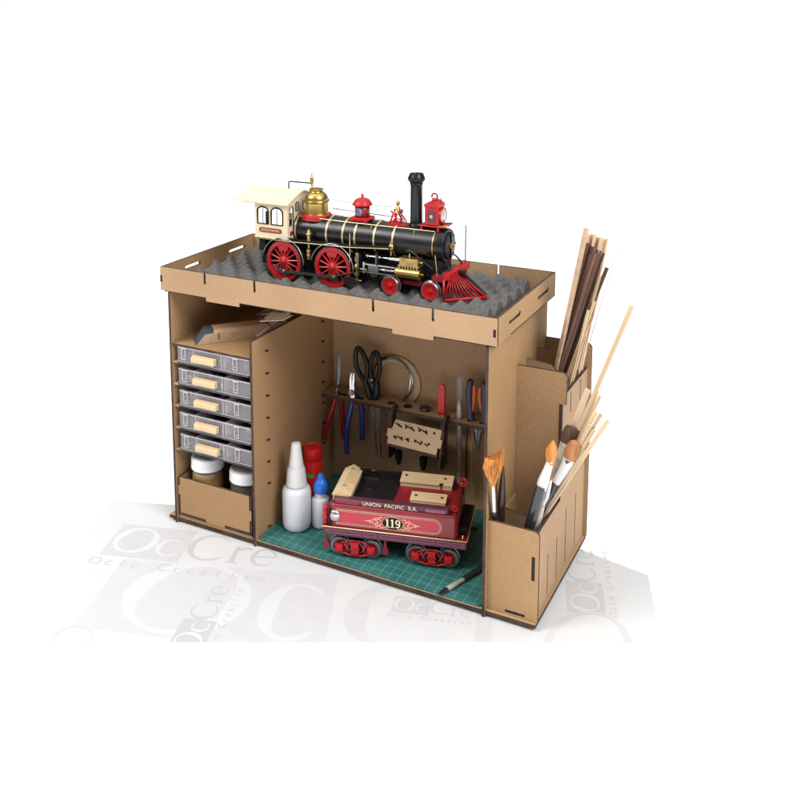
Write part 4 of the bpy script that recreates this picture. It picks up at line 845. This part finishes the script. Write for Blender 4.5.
# ------------------------------------------------------------------ cutting mat, small brush on it
b = B(); b.panel(rrect(11.35, 37.5, .22, 17.2, .5), [], 'z', .74, .95, 'mat', 'mat'); o = b.build('cutting_mat'); tag(o, 'green gridded cutting mat covering the floor of the main bay', 'cutting mat')
p_t, p_f, p_e, p_h = atz(440, 594, 1.05), atz(447, 589, 1.15), atz(463, 579.5, 1.2), atz(490, 562, 1.25)
p_h = p_e+(p_h-p_e)*1.0
t = thing('flat_paintbrush', 'short black-handled paintbrush with dark bristles lying on the green mat', 'paintbrush', tuple(p_t))
def brush_part(name, t, p0, p1, r0, r1, m, flat=1., n=14):
    b = B(); p0 = Vector(p0); p1 = Vector(p1); a = (p1-p0).normalized(); s_ = a.cross(Vector((0, 0, 1))).normalized(); w_ = s_.cross(a)
    rings = []
    for k in range(7):
        f = k/6; rad = r0[0]+(r1-r0[0])*f if isinstance(r0, tuple) else r0+(r1-r0)*f
        rings.append([p0.lerp(p1, f)+rad*cos(2*pi*i/n)*s_+rad*flat*sin(2*pi*i/n)*w_ for i in range(n)])
    b.rings(rings, m); return b.build(name, None, t, smooth=True)
brush_part('bristles', t, p_t, p_f, .24, .32, 'rubber', .5); brush_part('ferrule', t, p_f, p_e, .32, .26, 'ferrule', .7); brush_part('handle', t, p_e, p_h.lerp(p_e, .0), .28, .36, 'handle_b', .8)

# ------------------------------------------------------------------ tools in the rack
def chain(b, pts, rs, m, n=10, flat=None): return b.tube(pts, rs, n, m)
def pliers(name, label, tip, jaw, neck, hA, hB, gm, metal, jr, hr, gap):
    t = thing(name, label, 'pliers', tuple(neck), 0, 'pliers hanging in the tool rack')
    tip, jaw, neck = Vector(tip), Vector(jaw), Vector(neck)
    g = Vector((gap, .12, 0))
    for s in (-1, 1):
        b = B(); b.tube([tip+g*s*.5, tip.lerp(jaw, .5)+g*s*.6, jaw+g*s*.45, neck+g*s*.3], [jr*.35, jr*.7, jr, jr*1.0], 8, metal); b.build('jaw', None, t, smooth=True)
    b = B(); b.cyl(jaw.lerp(neck, .6)+Vector((0, -.35, 0)), jaw.lerp(neck, .6)+Vector((0, .35, 0)), jr*1.3, m=metal, n=16); b.build('pivot', None, t, smooth=True)
    for h in (hA, hB):
        b = B(); k = len(h); pts = [Vector(p) for p in h]
        b.tube(pts, [hr*.8]+[hr]*(k-2)+[hr*.95], 12, gm); b.sphere(pts[-1], hr*.95, 12, gm); b.build('handle', None, t, smooth=True)
a_ = lambda x, y, Y: tuple(at(x, y, Y))
pliers('long_nose_pliers', 'slim pliers with dark red grips and thin grey jaws, leftmost in the tool rack', a_(339.5, 356, 14.9), a_(339, 378, 14.9), a_(336.8, 391, 14.9),
       [a_(337, 392, 14.8), a_(333.5, 405, 14.5), a_(329, 419, 14.2), a_(325.5, 431, 14.1), a_(325.2, 438, 14.1)], [a_(338, 392, 15.2), a_(341, 402, 15.4), a_(342.5, 415, 15.6), a_(343.5, 437, 15.7)], 'grip_red', 'dsteel', .17, .27, .12)
pliers('flush_cutter_pliers', 'polished steel cutters with long blue grips hanging in the tool rack', a_(352.5, 373, 14.7), a_(352, 384, 14.7), a_(352.8, 397, 14.7),
       [a_(352.5, 399, 14.6), a_(350, 412, 14.2), a_(347, 426, 14.1), a_(346.4, 440, 14.1), a_(347, 452, 14.1)], [a_(354.5, 393, 15.2), a_(360, 400, 15.6), a_(362, 412, 15.8), a_(362.2, 438, 15.8)], 'grip_blue', 'steel', .32, .33, .30)
# scissors
t = thing('scissors', 'black-handled scissors standing point down in the tool rack', 'scissors', a_(372, 400, 15.6))
def loop(cx, cy, rx, ry, tilt, Y, n=22):
    out = []
    for i in range(n):
        a = 2*pi*i/n; x = rx*cos(a)*(1-.25*sin(a)*-1 if False else 1); y = ry*sin(a)
        x *= 1-.28*(-sin(a)) if sin(a) < 0 else 1
        if sin(a) > 0: x *= 1-.35*sin(a)
        out.append(a_(cx+x*cos(tilt)-y*sin(tilt), cy+x*sin(tilt)+y*cos(tilt), Y))
    return out
b = B(); b.tube(loop(361.5, 364, 5.6, 16.5, -.22, 15.3), .30, 8, 'rubber', closed=True); b.tube([a_(365, 380, 15.3), a_(369, 392, 15.4), a_(371, 399, 15.5)], [.34, .42, .36], 8, 'rubber'); b.build('handle', None, t, smooth=True)
b = B(); b.tube(loop(375, 367.5, 5.2, 15.5, .03, 15.7), .30, 8, 'rubber', closed=True); b.tube([a_(377, 382, 15.7), a_(376.5, 392, 15.6), a_(374, 399, 15.6)], [.34, .5, .40], 8, 'rubber'); b.build('handle', None, t, smooth=True)
b = B(); b.cyl(a_(371.5, 380, 15.1), a_(371.5, 380, 15.5), .12, m='steel', n=10); b.build('rivet', None, t, smooth=True)
for pa, pb, w in ((a_(371, 397, 15.5), a_(377.3, 455, 15.5), .55), (a_(377, 397, 15.8), a_(381.5, 458, 15.8), .6)):
    b = B(); A_ = Vector(pa); Bv = Vector(pb); sd_ = (Bv-A_).cross(Vector((0, 1, 0))).normalized()
    b.rings([[A_-sd_*w/2+Vector((0, -.04, 0)), A_+sd_*w/2+Vector((0, -.04, 0)), A_+sd_*w/2+Vector((0, .04, 0)), A_-sd_*w/2+Vector((0, .04, 0))], [Bv-sd_*.07+Vector((0, -.03, 0)), Bv+sd_*.07+Vector((0, -.03, 0)), Bv+sd_*.07+Vector((0, .03, 0)), Bv-sd_*.07+Vector((0, .03, 0))]], 'dsteel', smooth=False); b.build('blade', None, t)
# wire coil and tape ring
cc = Vector(at(390.5, 381, 16.6)); b = B()
t = thing('wire_coil', 'coil of thin wire leaning on the back wall behind the scissors', 'wire coil', tuple(cc-Vector((0, 0, 2.9))))
for k in range(5):
    Rk = 2.75+.12*sin(k*2.1); b = B(); ph = k*.5
    pts = [cc+Vector((Rk*cos(a)*.93+.05*sin(3*a+ph), .1*k+.12*sin(2*a+ph)+.02*sin(a)*Rk, Rk*sin(a)*1.02+.05*sin(2*a+ph))) for a in [2*pi*i/40 for i in range(40)]]
    b.tube(pts, .055, 6, 'steel' if k % 2 == 0 else 'wire', closed=True); b.build('wire_loop', None, t, smooth=True)
b = B(); c2 = cc+Vector((.55, .62, -.1))
outerR, innerR = 3.1, 2.35
b.lathe([(innerR, -.22), (outerR, -.22), (outerR, .10), (innerR, .10), (innerR, -.22)], c2, (0, -1, 0), 44, 'masking', cap=False); o = b.build('tape_roll', smooth=True); tag(o, 'thin tan tape ring behind the wire coil on the back wall', 'tape')
# knob, craft handle, pin vise, nippers
b = B(); p = Vector(a_(425, 408, 15.6)); p.z = 12.5; b.lathe([(.40, -.3), (.44, 0), (.62, .02), (.66, .12), (.64, .32), (.56, .38), (0, .38)], p, n=24, m='gunmetal'); o = b.build('round_knob', smooth=True); tag(o, 'low dark grey round tool knob sitting in the rack board', 'tool knob')
b = B(); p = Vector(a_(407.5, 405.5, 15.6)); p.z = 12.5; b.lathe([(.25, -.3), (.27, .0), (.46, .02), (.46, .1), (.25, .12), (.2, .04), (0, .04)], p, n=20, m='rubber'); o = b.build('small_collar', smooth=True); tag(o, 'tiny black ring set in the rack board left of the grey knob', 'tool ring')
t = thing('craft_knife', 'tool with a bright red flat handle standing upright in the rack', 'craft knife', tuple(p)); p0_ = Vector(a_(441.5, 414, 15.5)); p1_ = Vector(a_(442.5, 386, 15.5))
b = B(); b.panel([(-.42, 0), (.42, 0), (.44, 3.2), (.30, 3.6), (-.05, 3.65), (-.40, 3.35)], [], 'y', -.16, .16, 'redp', 'redp')
for v in b.bm.verts: v.co += Vector((p0_.x, p0_.y, 12.45))
b.build('handle', None, t, bevel=.05)
b = B(); b.cyl((p0_.x, p0_.y, 6.5), (p0_.x, p0_.y, 12.45), .1, m='dsteel', n=8); b.build('blade', None, t)
pv = Vector(a_(459.5, 417, 15.4)); t = thing('pin_vise', 'slim silver pin vise with a clear cap standing in the rack', 'pin vise', (pv.x, pv.y, 12.5))
lathe_obj('collet', t, [(.18, -8.6), (.22, -8.4), (.24, -3.3), (.30, -3.2), (.30, -.4), (.25, 0), (.33, .05), (.36, .3), (.36, 1.3), (.28, 1.9), (.16, 2.15), (0, 2.2)], (pv.x, pv.y, 12.5), 'ferrule', 20)
lathe_obj('cap', t, [(.34, 2.1), (.40, 2.6), (.46, 4.6), (.40, 4.9), (0, 5.0)], (pv.x, pv.y, 12.5), 'clear', 18)
nv = Vector(a_(476, 416, 15.4)); t = thing('nipper_pliers', 'nippers with slate blue and orange grips standing head down in the rack', 'pliers', (nv.x, nv.y, 12.5), 0, 'pliers hanging in the tool rack')
for pts, pin in (([a_(471, 417, 15.3), a_(470, 405, 15.3), a_(469.2, 393, 15.3), a_(470.2, 382, 15.3)], [a_(472.7, 411, 15.2), a_(473.8, 402, 15.2), a_(474.6, 392, 15.2), a_(474.2, 385, 15.2)]), ([a_(484, 421, 15.5), a_(484.2, 408, 15.5), a_(485, 396, 15.5), a_(484.5, 385, 15.5)], [a_(482.3, 414, 15.4), a_(480.5, 405, 15.4), a_(479.6, 396, 15.4), a_(480.4, 387, 15.4)])):
    b = B(); b.tube(pts, [.34, .40, .44, .36], 12, 'navy'); b.sphere(pts[-1], .40, 12, 'navy'); b.sphere(pts[0], .42, 12, 'navy'); h = b.build('handle', None, t, smooth=True)
    b = B(); b.tube(pin, [.1, .2, .26, .16], 10, 'orange'); b.build('grip_inlay', None, h, smooth=True)
b = B(); b.tube([a_(471, 417, 15.3), a_(476, 430, 15.4), a_(478, 450, 15.4)], [.2, .35, .12], 8, 'dsteel'); b.tube([a_(484, 421, 15.5), a_(479, 432, 15.4), a_(478, 450, 15.4)], [.2, .35, .12], 8, 'dsteel'); b.build('jaw', None, t, smooth=True)
for i, (xa, xb, lab) in enumerate(((467.0, 466.0, 'thin dark steel file hanging below the rack beside the nippers'), (473.0, 471.5, 'thin brown wooden rod hanging below the rack near the right wall'))):
    b = B(); bar(b, a_(xa, 428, 16.4), a_(xb, 484, 16.4), .35, .12, 'dsteel' if i == 0 else 'masking'); o = b.build('needle_file' if i == 0 else 'wooden_rod'); tag(o, lab, 'file' if i == 0 else 'rod')

# ------------------------------------------------------------------ drill bit holder hooked on the rack board
hc = thing('drill_holder', 'small drilled fibreboard block holding drill bits hooked on the tool rack', 'drill holder', (24, 13.4, 8))
# sloped face: upper edge z 11.2, lower edge z 8.1 nearer to the front
U0, U1 = Vector(at(396.5, 419.5, 13.5)), Vector(at(443, 430.5, 13.5)); Lo0, Lo1 = Vector(at(389.2, 443.5, 12.3)), Vector(at(436.5, 455.5, 12.3))
ex = (U1-U0).normalized(); W_ = (U1-U0).length; ed = (Lo0-U0); ed = (ed-ex*ed.dot(ex)); Hh = ed.length; ed.normalize(); nn = ex.cross(ed).normalized()
if nn.y > 0: nn = -nn
def hp(a, c, o=0.): return U0+ex*a+ed*c+nn*o
skew = (Lo0-U0).dot(ex)
outl = [(0, 0), (W_, 0), (W_, Hh*.38), (W_+.25, Hh*.38), (W_+.25, Hh*.72), (W_-.12, Hh*.72), (W_-.12, Hh), (-.45, Hh), (-.45, Hh*.72), (-.7, Hh*.72), (-.7, Hh*.4), (-.2, Hh*.4)]
b = B()
def slab(b, pts, o0, o1, face, edge):
    v0 = [b.bm.verts.new(hp(a, c, o0)) for a, c in pts]; v1 = [b.bm.verts.new(hp(a, c, o1)) for a, c in pts]
    for vv in (v0, v1):
        es = [b.bm.edges.new((vv[i], vv[(i+1) % len(vv)])) for i in range(len(vv))]
        for g in bmesh.ops.triangle_fill(b.bm, use_beauty=True, edges=es)['geom']:
            if isinstance(g, bmesh.types.BMFace): g.material_index = b.mi(face)
    for i in range(len(v0)): b.face([v0[i], v0[(i+1) % len(v0)], v1[(i+1) % len(v0)], v1[i]], edge)
slab(b, outl, 0, .3, 'holder', 'burnt'); b.build('drilled_plate', None, hc)
b = B(); slab(b, [(-.3, .2), (W_-.2, .2), (W_-.2, Hh+.02), (-.3, Hh+.02)], -1.1, -.8, 'mdf', 'burnt'); slab(b, [(-.45, Hh-.02), (W_, Hh-.02), (W_, Hh+.28), (-.45, Hh+.28)], -1.5, .32, 'burnt', 'burnt'); b.build('back_plate', None, hc)
for a in (-.62, W_+.05):
    b = B(); s0 = hp(a, .1, -.1)
    up = Vector((a*0, 0, 0)); px0 = s0.x
    b.panel([(14.75, 12.9), (14.0, 13.25), (13.2, 12.6), (13.0, 11.0), (s0.y-1.4, 8.6), (s0.y-1.5, 7.6), (s0.y-.9, 7.2), (s0.y+.5, 7.4), (14.0, 9.4), (14.15, 12.05), (13.95, 12.4), (14.2, 12.65), (14.7, 12.52)], [], 'x', px0-.02, px0+.28, 'burnt', 'burnt'); b.build('hook', None, hc)
for a, c in ((.6, .55), (1.5, .6), (2.2, .55), (3.2, .6), (4.0, .55), (5.0, .5), (.4, 1.9), (1.2, 1.85), (2.0, 1.8), (2.9, 1.85), (3.7, 1.8), (4.6, 1.8)):
    b = B(); b.cyl(hp(a, c, .29), hp(a, c, .32), .15, m='slot', n=10); b.build('drill_hole', None, hc)
for k, (a, c, L) in enumerate(((.9, .55, .9), (2.5, .62, 1.3), (4.1, .62, 1.25), (.5, 1.9, .4), (1.3, 1.9, .75), (2.1, 1.9, .5), (3.6, 1.9, .9), (4.4, 1.9, .4))):
    b = B(); tip_ = hp(a, c+.1, .2); dv_ = (nn*.45+Vector((-.85, -.0, .42))).normalized(); b.cyl(tip_, tip_+dv_*L, .07, m='rubber', n=8); b.sphere(tip_+nn*.12, .12, 8, 'rubber'); o = b.build('drill_bit', smooth=True)
    tag(o, 'one of the thin dark drill bits stuck in the hooked drill holder', 'drill bit', 'drill bits in the hooked holder')
for k, (q, lab) in enumerate((((398.5, 451, 13.2, 398.5, 464), 'short black tool tip pointing down under the left end of the drill holder'), ((423.5, 458, 13.2, 423.0, 470), 'short black tool tip pointing down under the middle of the drill holder'))):
    b = B(); p0_ = Vector(at(q[0], q[1], q[2])); p1_ = Vector(at(q[3], q[4], q[2])); b.tube([p0_, p0_.lerp(p1_, .6), p1_], [.5, .42, .22], 10, 'rubber'); o = b.build('tool_tip', smooth=True); tag(o, lab, 'tool')

# ------------------------------------------------------------------ side organiser
og = thing('side_organiser', 'tall stepped fibreboard organiser with open compartments on the right side of the cabinet', 'organiser', (40.5, 9, .72))
XO = 42.45
b = B(); b.panel(rrect(38.02, 43.15, .74, 9.95, .5, 5, (0, 0, 1, 0)), [rect(42.45, 42.78, 4.95, 7.4), rect(39.9, 41.9, .95, 1.22)], 'y', .45, .75, 'mdf', 'burnt'); b.box(42.47, 42.76, .47, .73, 4.96, 7.38, 'slot'); b.box(39.92, 40.85, .46, .73, .96, 1.21, 'slot'); b.box(40.98, 41.88, .46, .73, .96, 1.21, 'slot'); b.build('front_panel', None, og)
out = [(.752, .74), (17.6, .74), (17.6, 20.2), (8.52, 20.2), (8.52, 9.3), (2.4, 9.3), (.752, 9.0)]
b = B(); b.panel(out, [rect(4.58, 4.76, 1.2, 5.5), rect(7.6, 7.78, 1.2, 5.7), rect(10.7, 10.88, 1.3, 7.4), rect(14.2, 14.38, 1.3, 7.3), rect(11.2, 11.42, 17.6, 19.9), rect(14.8, 15.02, 17.6, 19.9)], 'x', XO, XO+.3, 'mdf', 'burnt')
b.build('outer_wall', None, og)
b = B(); b.panel([(38.02, .74), (42.44, .74), (42.44, 19.6)]+rrect(38.02, 43.15, 19.6, 22.9, .5, 5, (0, 0, 1, 0))[1:], [], 'y', 8.2, 8.5, 'mdf', 'burnt'); b.build('cross_panel', None, og)
b = B(); b.panel(rrect(38.02, 43.15, .74, 22.9, .5, 5, (0, 0, 1, 0)), [], 'y', 17.62, 17.92, 'mdf', 'burnt'); b.build('back_panel', None, og)
b = B(); b.box(42.46, 42.74, 8.25, 8.515, 9.32, 19.58, 'burnt'); b.build('joint_strip', None, og)
for y in (11.2, 14.8):
    b = B(); b.panel([(38.02, .74), (42.44, .74), (42.44, 20.6), (40.6, 22.3), (38.02, 22.6)], [], 'y', y, y+.3, 'mdf', 'burnt'); b.build('cross_panel', None, og)
b = B(); b.panel([(38.02, .74), (42.44, .74), (42.44, 8.6), (38.02, 9.3)], [], 'y', 4.4, 4.7, 'mdf', 'burnt'); b.build('cross_panel', None, og)
b = B(); b.box(38.02, 38.16, .52, 8.15, .74, 9.0, 'mdf'); b.build('inner_wall', None, og)

# brushes and sticks in the organiser -------------------------------------------------
def V(x, y, Y): return Vector(at(x, y, Y))
def ribbon_brush(t, name, pts, widths, m, side, th=.25, nseg=0):
    b = B(); rings = []
    for p, w in zip(pts, widths):
        p = Vector(p); n = 14
        dpt = Vector((-.45, .89, 0)).cross(side).normalized() if False else Vector((.46, -.88, 0)).normalized()
        rings.append([p+side*w*cos(2*pi*i/n)+dpt*th*(.6 if w < .3 else 1)*sin(2*pi*i/n) for i in range(n)])
    b.rings(rings, m); return b.build(name, None, t, smooth=True)
def bristle_hairs(t, base0, base1, tip0, tip1, m, n, rad=.022, th=.2, seed=0, bulge=0.):
    """dense tuft: many single hairs fanning from the ferrule"""
    R2 = random.Random(seed); b = B()
    base0, base1, tip0, tip1 = map(Vector, (base0, base1, tip0, tip1)); dep = Vector((.46, -.88, 0))
    mid = (base0+base1)/2; 
    for k in range(n):
        f = R2.random(); g = min(1, max(0, f+R2.uniform(-.05, .05))); dd = dep*R2.uniform(-th, th)
        a = base0.lerp(base1, f)+dd*.5; e = tip0.lerp(tip1, g)+dd*1.1
        ln = 1-.10*R2.random(); e = a+(e-a)*ln
        md = a.lerp(e, .55)+(a.lerp(e, .55)-mid.lerp((tip0+tip1)/2, .55))*bulge
        b.tube([a, md, e], [rad, rad*1.1, rad*.5], 4, m)
    return b.build('bristles', None, t, smooth=True)
side = Vector((.88, .46, 0))
Yf = 2.2
t = thing('fan_brush', 'golden fan-shaped paintbrush at the front left of the side organiser', 'paintbrush', tuple(V(499, 560, Yf)), 0, 'paintbrushes in the side organiser')
Yt = -.9; Ym = .0
bristle_hairs(t, V(491.5, 484, Ym), V(494.5, 484, Ym), V(485, 459, Yt), V(504, 448, Yt), 'bristle_o', 420, .035, .3, 3, .55)
ribbon_brush(t, 'tuft', [V(493, 486, Ym), V(492.5, 477, Ym-.2), V(491.5, 468, Ym-.5), V(493, 459, Yt)], [.22, .5, .85, .75], 'bristle_o', side, .26)
b = B(); b.tube([V(493, 483, Ym), V(494.3, 510, .9)], [.2, .33], 14, 'steel'); b.build('ferrule', None, t, smooth=True)
b = B(); b.tube([V(494.3, 510, .9), V(499, 545, Yf)], [.30, .34], 14, 'handle_b'); b.build('handle', None, t, smooth=True)
b = B(); b.tube([V(503.5, 466, 2.4), V(502.5, 480, 2.4), V(501.5, 500, 2.4), V(499.5, 524, 2.4), V(499, 556, 2.4)], [.05, .26, .42, .52, .5], 12, 'brownpaint'); o = b.build('dark_tool_shaft', smooth=True); tag(o, 'dark glossy tapering tool shaft standing just behind the golden fan brush', 'tool')
# filbert brush, white ferrule, black handle
def V2(x, y): return V(x, y, 2.6)
t = thing('filbert_brush', 'orange-tipped paintbrush with a white ferrule and black handle near the organiser corner', 'paintbrush', tuple(V2(527, 560)), 0, 'paintbrushes in the side organiser')
ax_ = (V2(553.5, 441)-V2(549, 463)).normalized(); sdd = Vector((.93, .2, -.3)).normalized()
ribbon_brush(t, 'bristles', [V2(550, 464), V2(550.5, 458), V2(551.5, 451), V2(553, 445), V2(553.8, 441)], [.32, .50, .54, .36, .07], 'bristle_o', sdd, .3)
ribbon_brush(t, 'ferrule', [V2(550.5, 461), V2(547.5, 470), V2(543.5, 481), V2(541, 489)], [.33, .40, .52, .50], 'handle_w', sdd, .30)
b = B(); b.tube([V2(541, 486), V2(538, 497), V2(529, 528), V2(520, 560)], [.50, .56, .50, .42], 18, 'handle_b'); b.build('handle', None, t, smooth=True)
def V3(x, y): return V(x, y, 4.0)
t = thing('slim_brush', 'slim pale-handled paintbrush with a long white neck between the black-handled brushes', 'paintbrush', tuple(V3(530, 560)), 0, 'paintbrushes in the side organiser')
b = B(); b.tube([V3(551, 480), V3(546.5, 497), V3(543, 504)], [.14, .24, .22], 10, 'handle_w'); b.build('ferrule', None, t, smooth=True)
b = B(); b.tube([V3(543, 504), V3(537, 522), V3(531, 545)], [.24, .40, .36], 12, 'tape'); b.build('handle', None, t, smooth=True)
b = B(); b.tube([V3(551, 480), V3(552.5, 474)], [.12, .03], 8, 'bristle_b'); b.build('bristles', None, t, smooth=True)
def V4(x, y): return V(x, y, 5.4)
t = thing('mop_brush', 'round brown-tipped paintbrush with a white printed ferrule leaning right in the organiser', 'paintbrush', tuple(V4(536, 560)), 0, 'paintbrushes in the side organiser')
ribbon_brush(t, 'bristles', [V4(569.5, 459), V4(571, 454), V4(573, 448), V4(575, 443), V4(575.8, 441)], [.62, .70, .68, .48, .10], 'bristle_b', sdd, .45)
ribbon_brush(t, 'ferrule', [V4(570.5, 456), V4(567, 464), V4(560, 476), V4(555.5, 483)], [.64, .54, .44, .40], 'handle_w', sdd, .4)
b = B(); c_ = V4(566.5, 460.5)+Vector((.40*.46, -.40*.88, 0))*1.15; b.face([b.bm.verts.new(c_+sdd*-.28+Vector((0, 0, .18))), b.bm.verts.new(c_+sdd*.30+Vector((0, 0, .2))), b.bm.verts.new(c_+Vector((-.12, 0, -.2)))], 'navy'); b.build('printed_mark', None, t)
b = B(); b.tube([V4(555.8, 482), V4(551, 492), V4(541, 514), V4(528, 545)], [.40, .45, .38, .34], 16, 'handle_b'); b.build('handle', None, t, smooth=True)
def V5(x, y): return V(x, y, 6.6)
t = thing('flat_wash_brush', 'wide flat brush with dark square bristles and a worn clear shaft leaning in the organiser', 'paintbrush', tuple(V5(540, 560)), 0, 'paintbrushes in the side organiser')
ribbon_brush(t, 'bristles', [V5(568, 444), V5(570, 438), V5(573.5, 430), V5(574.5, 428)], [.80, .92, .88, .80], 'bristle_d', sdd, .35)
ribbon_brush(t, 'ferrule', [V5(568.5, 443), V5(562, 457), V5(556, 472), V5(553, 480)], [.80, .60, .48, .40], 'tape', sdd, .35)
b = B(); b.tube([V5(553.5, 479), V5(545, 500), V5(532, 535)], [.40, .35, .3], 12, 'greyp'); b.build('handle', None, t, smooth=True)

# pale strips leaning out of the low compartment
def stick(name, p0, p1, w, h, m, label, group, tw=0., cat='wooden strip'):
    b = B(); p0, p1 = Vector(p0), Vector(p1); o = None
    t = (p1-p0); bar(b, Vector((0, 0, 0)), Vector((0, 0, t.length)), w, h, m, tw)
    me = b.build(name)
    me.location = p0*S; q = Vector((0, 0, 1)).rotation_difference(t.normalized()); me.rotation_mode = 'QUATERNION'; me.rotation_quaternion = q
    return tag(me, label, cat, group)
def leanw(name, tx, ty, Y, xw, zw, w, h, m, label, group, tw=.3):
    top = V(tx, ty, Y); sl = (top.x-xw)/(top.z-zw)          # passes the compartment wall (height zw) at x = xw
    fz = max(.9, top.z-(top.x-38.45)/max(sl, .01))
    return stick(name, (top.x-sl*(top.z-fz), Y+.1, fz), top, w, h, m, label, group, tw)
G1 = 'pale wooden strips leaning out of the low compartment'
def foot(X, Y): return (X, Y, .8)
def lean(name, tx, ty, Y, fx, fy, w, h, m, label, group, tw=.3):
    top = V(tx, ty, Y); return stick(name, (fx, fy, .9), top, w, h, m, label, group, tw)
leanw('wooden_strip', 632, 306, 6.6, 41.9, 9.3, .38, .30, 'balsa', 'longest pale square rod leaning far out to the right of the organiser', G1)
leanw('wooden_strip', 588, 389.5, 7.0, 41.4, 9.3, .55, .25, 'balsa', 'short pale strip ending beside the organiser wall, upper left of the low bunch', G1, .2)
for tx, ty, Y, w in ((597, 391, 6.6, .34), (600, 396, 6.4, .30), (596, 411, 6.2, .36), (601, 414, 6.0, .34), (591, 425, 5.8, .38), (594, 430, 5.6, .30)):
    leanw('wooden_strip', tx, ty, Y, 41.9, 9.3, w, .25, 'balsa', 'one of the six short pale strips bunched behind the brown-tipped brushes', G1)
leanw('wooden_strip', 608, 420.5, 5.2, 42.2, 9.3, .36, .3, 'balsa', 'thin pale rod crossing in front of the bunch and ending lowest on the right', G1)
# walnut bundle in the tall compartment
G2 = 'dark walnut strips standing in the tall compartment'
R3 = random.Random(5)
NT = 22
for k in range(NT):
    f = k/(NT-1); tx = 584.5+19*f+R3.uniform(-.8, .8); ty = 252+R3.uniform(-9, 4)+(4 if f > .8 else 0)
    Yk = 13.2+R3.uniform(-.9, 1.2)
    leanw('walnut_strip', tx, ty, Yk, 40.3+.95*f, 20.2, R3.uniform(.20, .30), .14, 'walnut' if k % 3 else 'walnut2', 'one of the dark brown walnut strips bundled upright in the tall compartment', G2, R3.uniform(-.6, .6))
leanw('walnut_strip', 607, 268, 12.9, 41.35, 20.2, .34, .26, 'walnut', 'shorter dark walnut strip standing at the right edge of the brown bundle', G2, .2)
G3 = 'pale strips standing in the tall compartment'
for k in range(17):
    f = k/16; tx = 586.5+20*f+R3.uniform(-.5, .5); ty = 234+R3.uniform(-3, 4)+3*f; Yk = 15.3+R3.uniform(-.3, 1.2)
    leanw('pale_strip', tx, ty, Yk, 40.9+1.4*f, 20.2, .34, .2, 'balsa', 'one of the pale strips rising behind the dark walnut bundle', G3, R3.uniform(-.5, .5))
for k in range(22):
    ty = 258+R3.uniform(0, 12)+3.7*k; tx = 586+(350-ty)*.24-R3.uniform(0, 8)
    leanw('veneer_strip', tx, ty, (13.1 if k % 2 else 16.0)+R3.uniform(-.5, .5), 42.35-R3.uniform(0, .9), 20.4, .32, .10, 'balsa', 'one of the lighter thin veneer strips at the lower right of the walnut bundle', 'thin veneer strips right of the walnut bundle', R3.uniform(.2, .9))
leanw('square_rod', 586.5, 228.5, 12.4, 40.6, 20.2, .40, .40, 'pinkwood', 'pale pinkish square rod standing leftmost in the tall compartment', None, .4)
t0 = V(619, 245, 16.6); t1 = Vector((t0.x-(t0.x-42.3)/(t0.z-20.2)*(t0.z-3), 16.7, 3))
b = B(); b.tube([t1, t0], [.09, .02], 6, 'dsteel'); o = b.build('wire_rod', smooth=True); tag(o, 'thin grey wire pointing up at the right of the walnut bundle', 'wire')

# ------------------------------------------------------------------ light
w = bpy.data.worlds.new('World'); scn.world = w; w.use_nodes = True
bg = w.node_tree.nodes['Background']; bg.inputs[1].default_value = 1.0
nt = w.node_tree; tc = nt.nodes.new('ShaderNodeTexCoord'); sp = nt.nodes.new('ShaderNodeSeparateXYZ'); nt.links.new(tc.outputs['Generated'], sp.inputs[0])
mr = nt.nodes.new('ShaderNodeMapRange'); mr.inputs[1].default_value = 0; mr.inputs[2].default_value = 1; mr.inputs[3].default_value = .05; mr.inputs[4].default_value = 2.20
pw = nt.nodes.new('ShaderNodeMath'); pw.operation = 'POWER'; pw.use_clamp = True; pw.inputs[1].default_value = 2; nt.links.new(sp.outputs[2], pw.inputs[0]); nt.links.new(pw.outputs[0], mr.inputs[0]); nt.links.new(mr.outputs[0], bg.inputs[0])     # world gradient shaped brighter overhead: whitens the floor, keeps the bays darker
def area(name, loc, target, size, power, col=(1, 1, 1)):
    l = bpy.data.lights.new(name, 'AREA'); l.shape = 'RECTANGLE'; l.size = size[0]*S; l.size_y = size[1]*S; l.energy = power; l.color = col
    o = bpy.data.objects.new(name, l); COL.objects.link(o); o.location = Vector(loc)*S
    o.rotation_euler = (Vector(target)-Vector(loc)).to_track_quat('-Z', 'Y').to_euler(); return o
area('softbox', (-140, -171, 228), (19, 6, 14), (110, 110), 74, (1, .985, .96))
area('added_fill_light', (215, -70, 200), (40, 8, 8), (120, 120), 62, (.97, .985, 1))  # added fill, lightens the key's shadow right of the cabinet
scn.view_settings.view_transform = 'Standard'; scn.view_settings.look = 'None'; scn.view_settings.gamma = 1; scn.view_settings.exposure = 0
scn.render.engine = 'CYCLES'
scn.cycles.max_bounces = 10; scn.cycles.transparent_max_bounces = 24
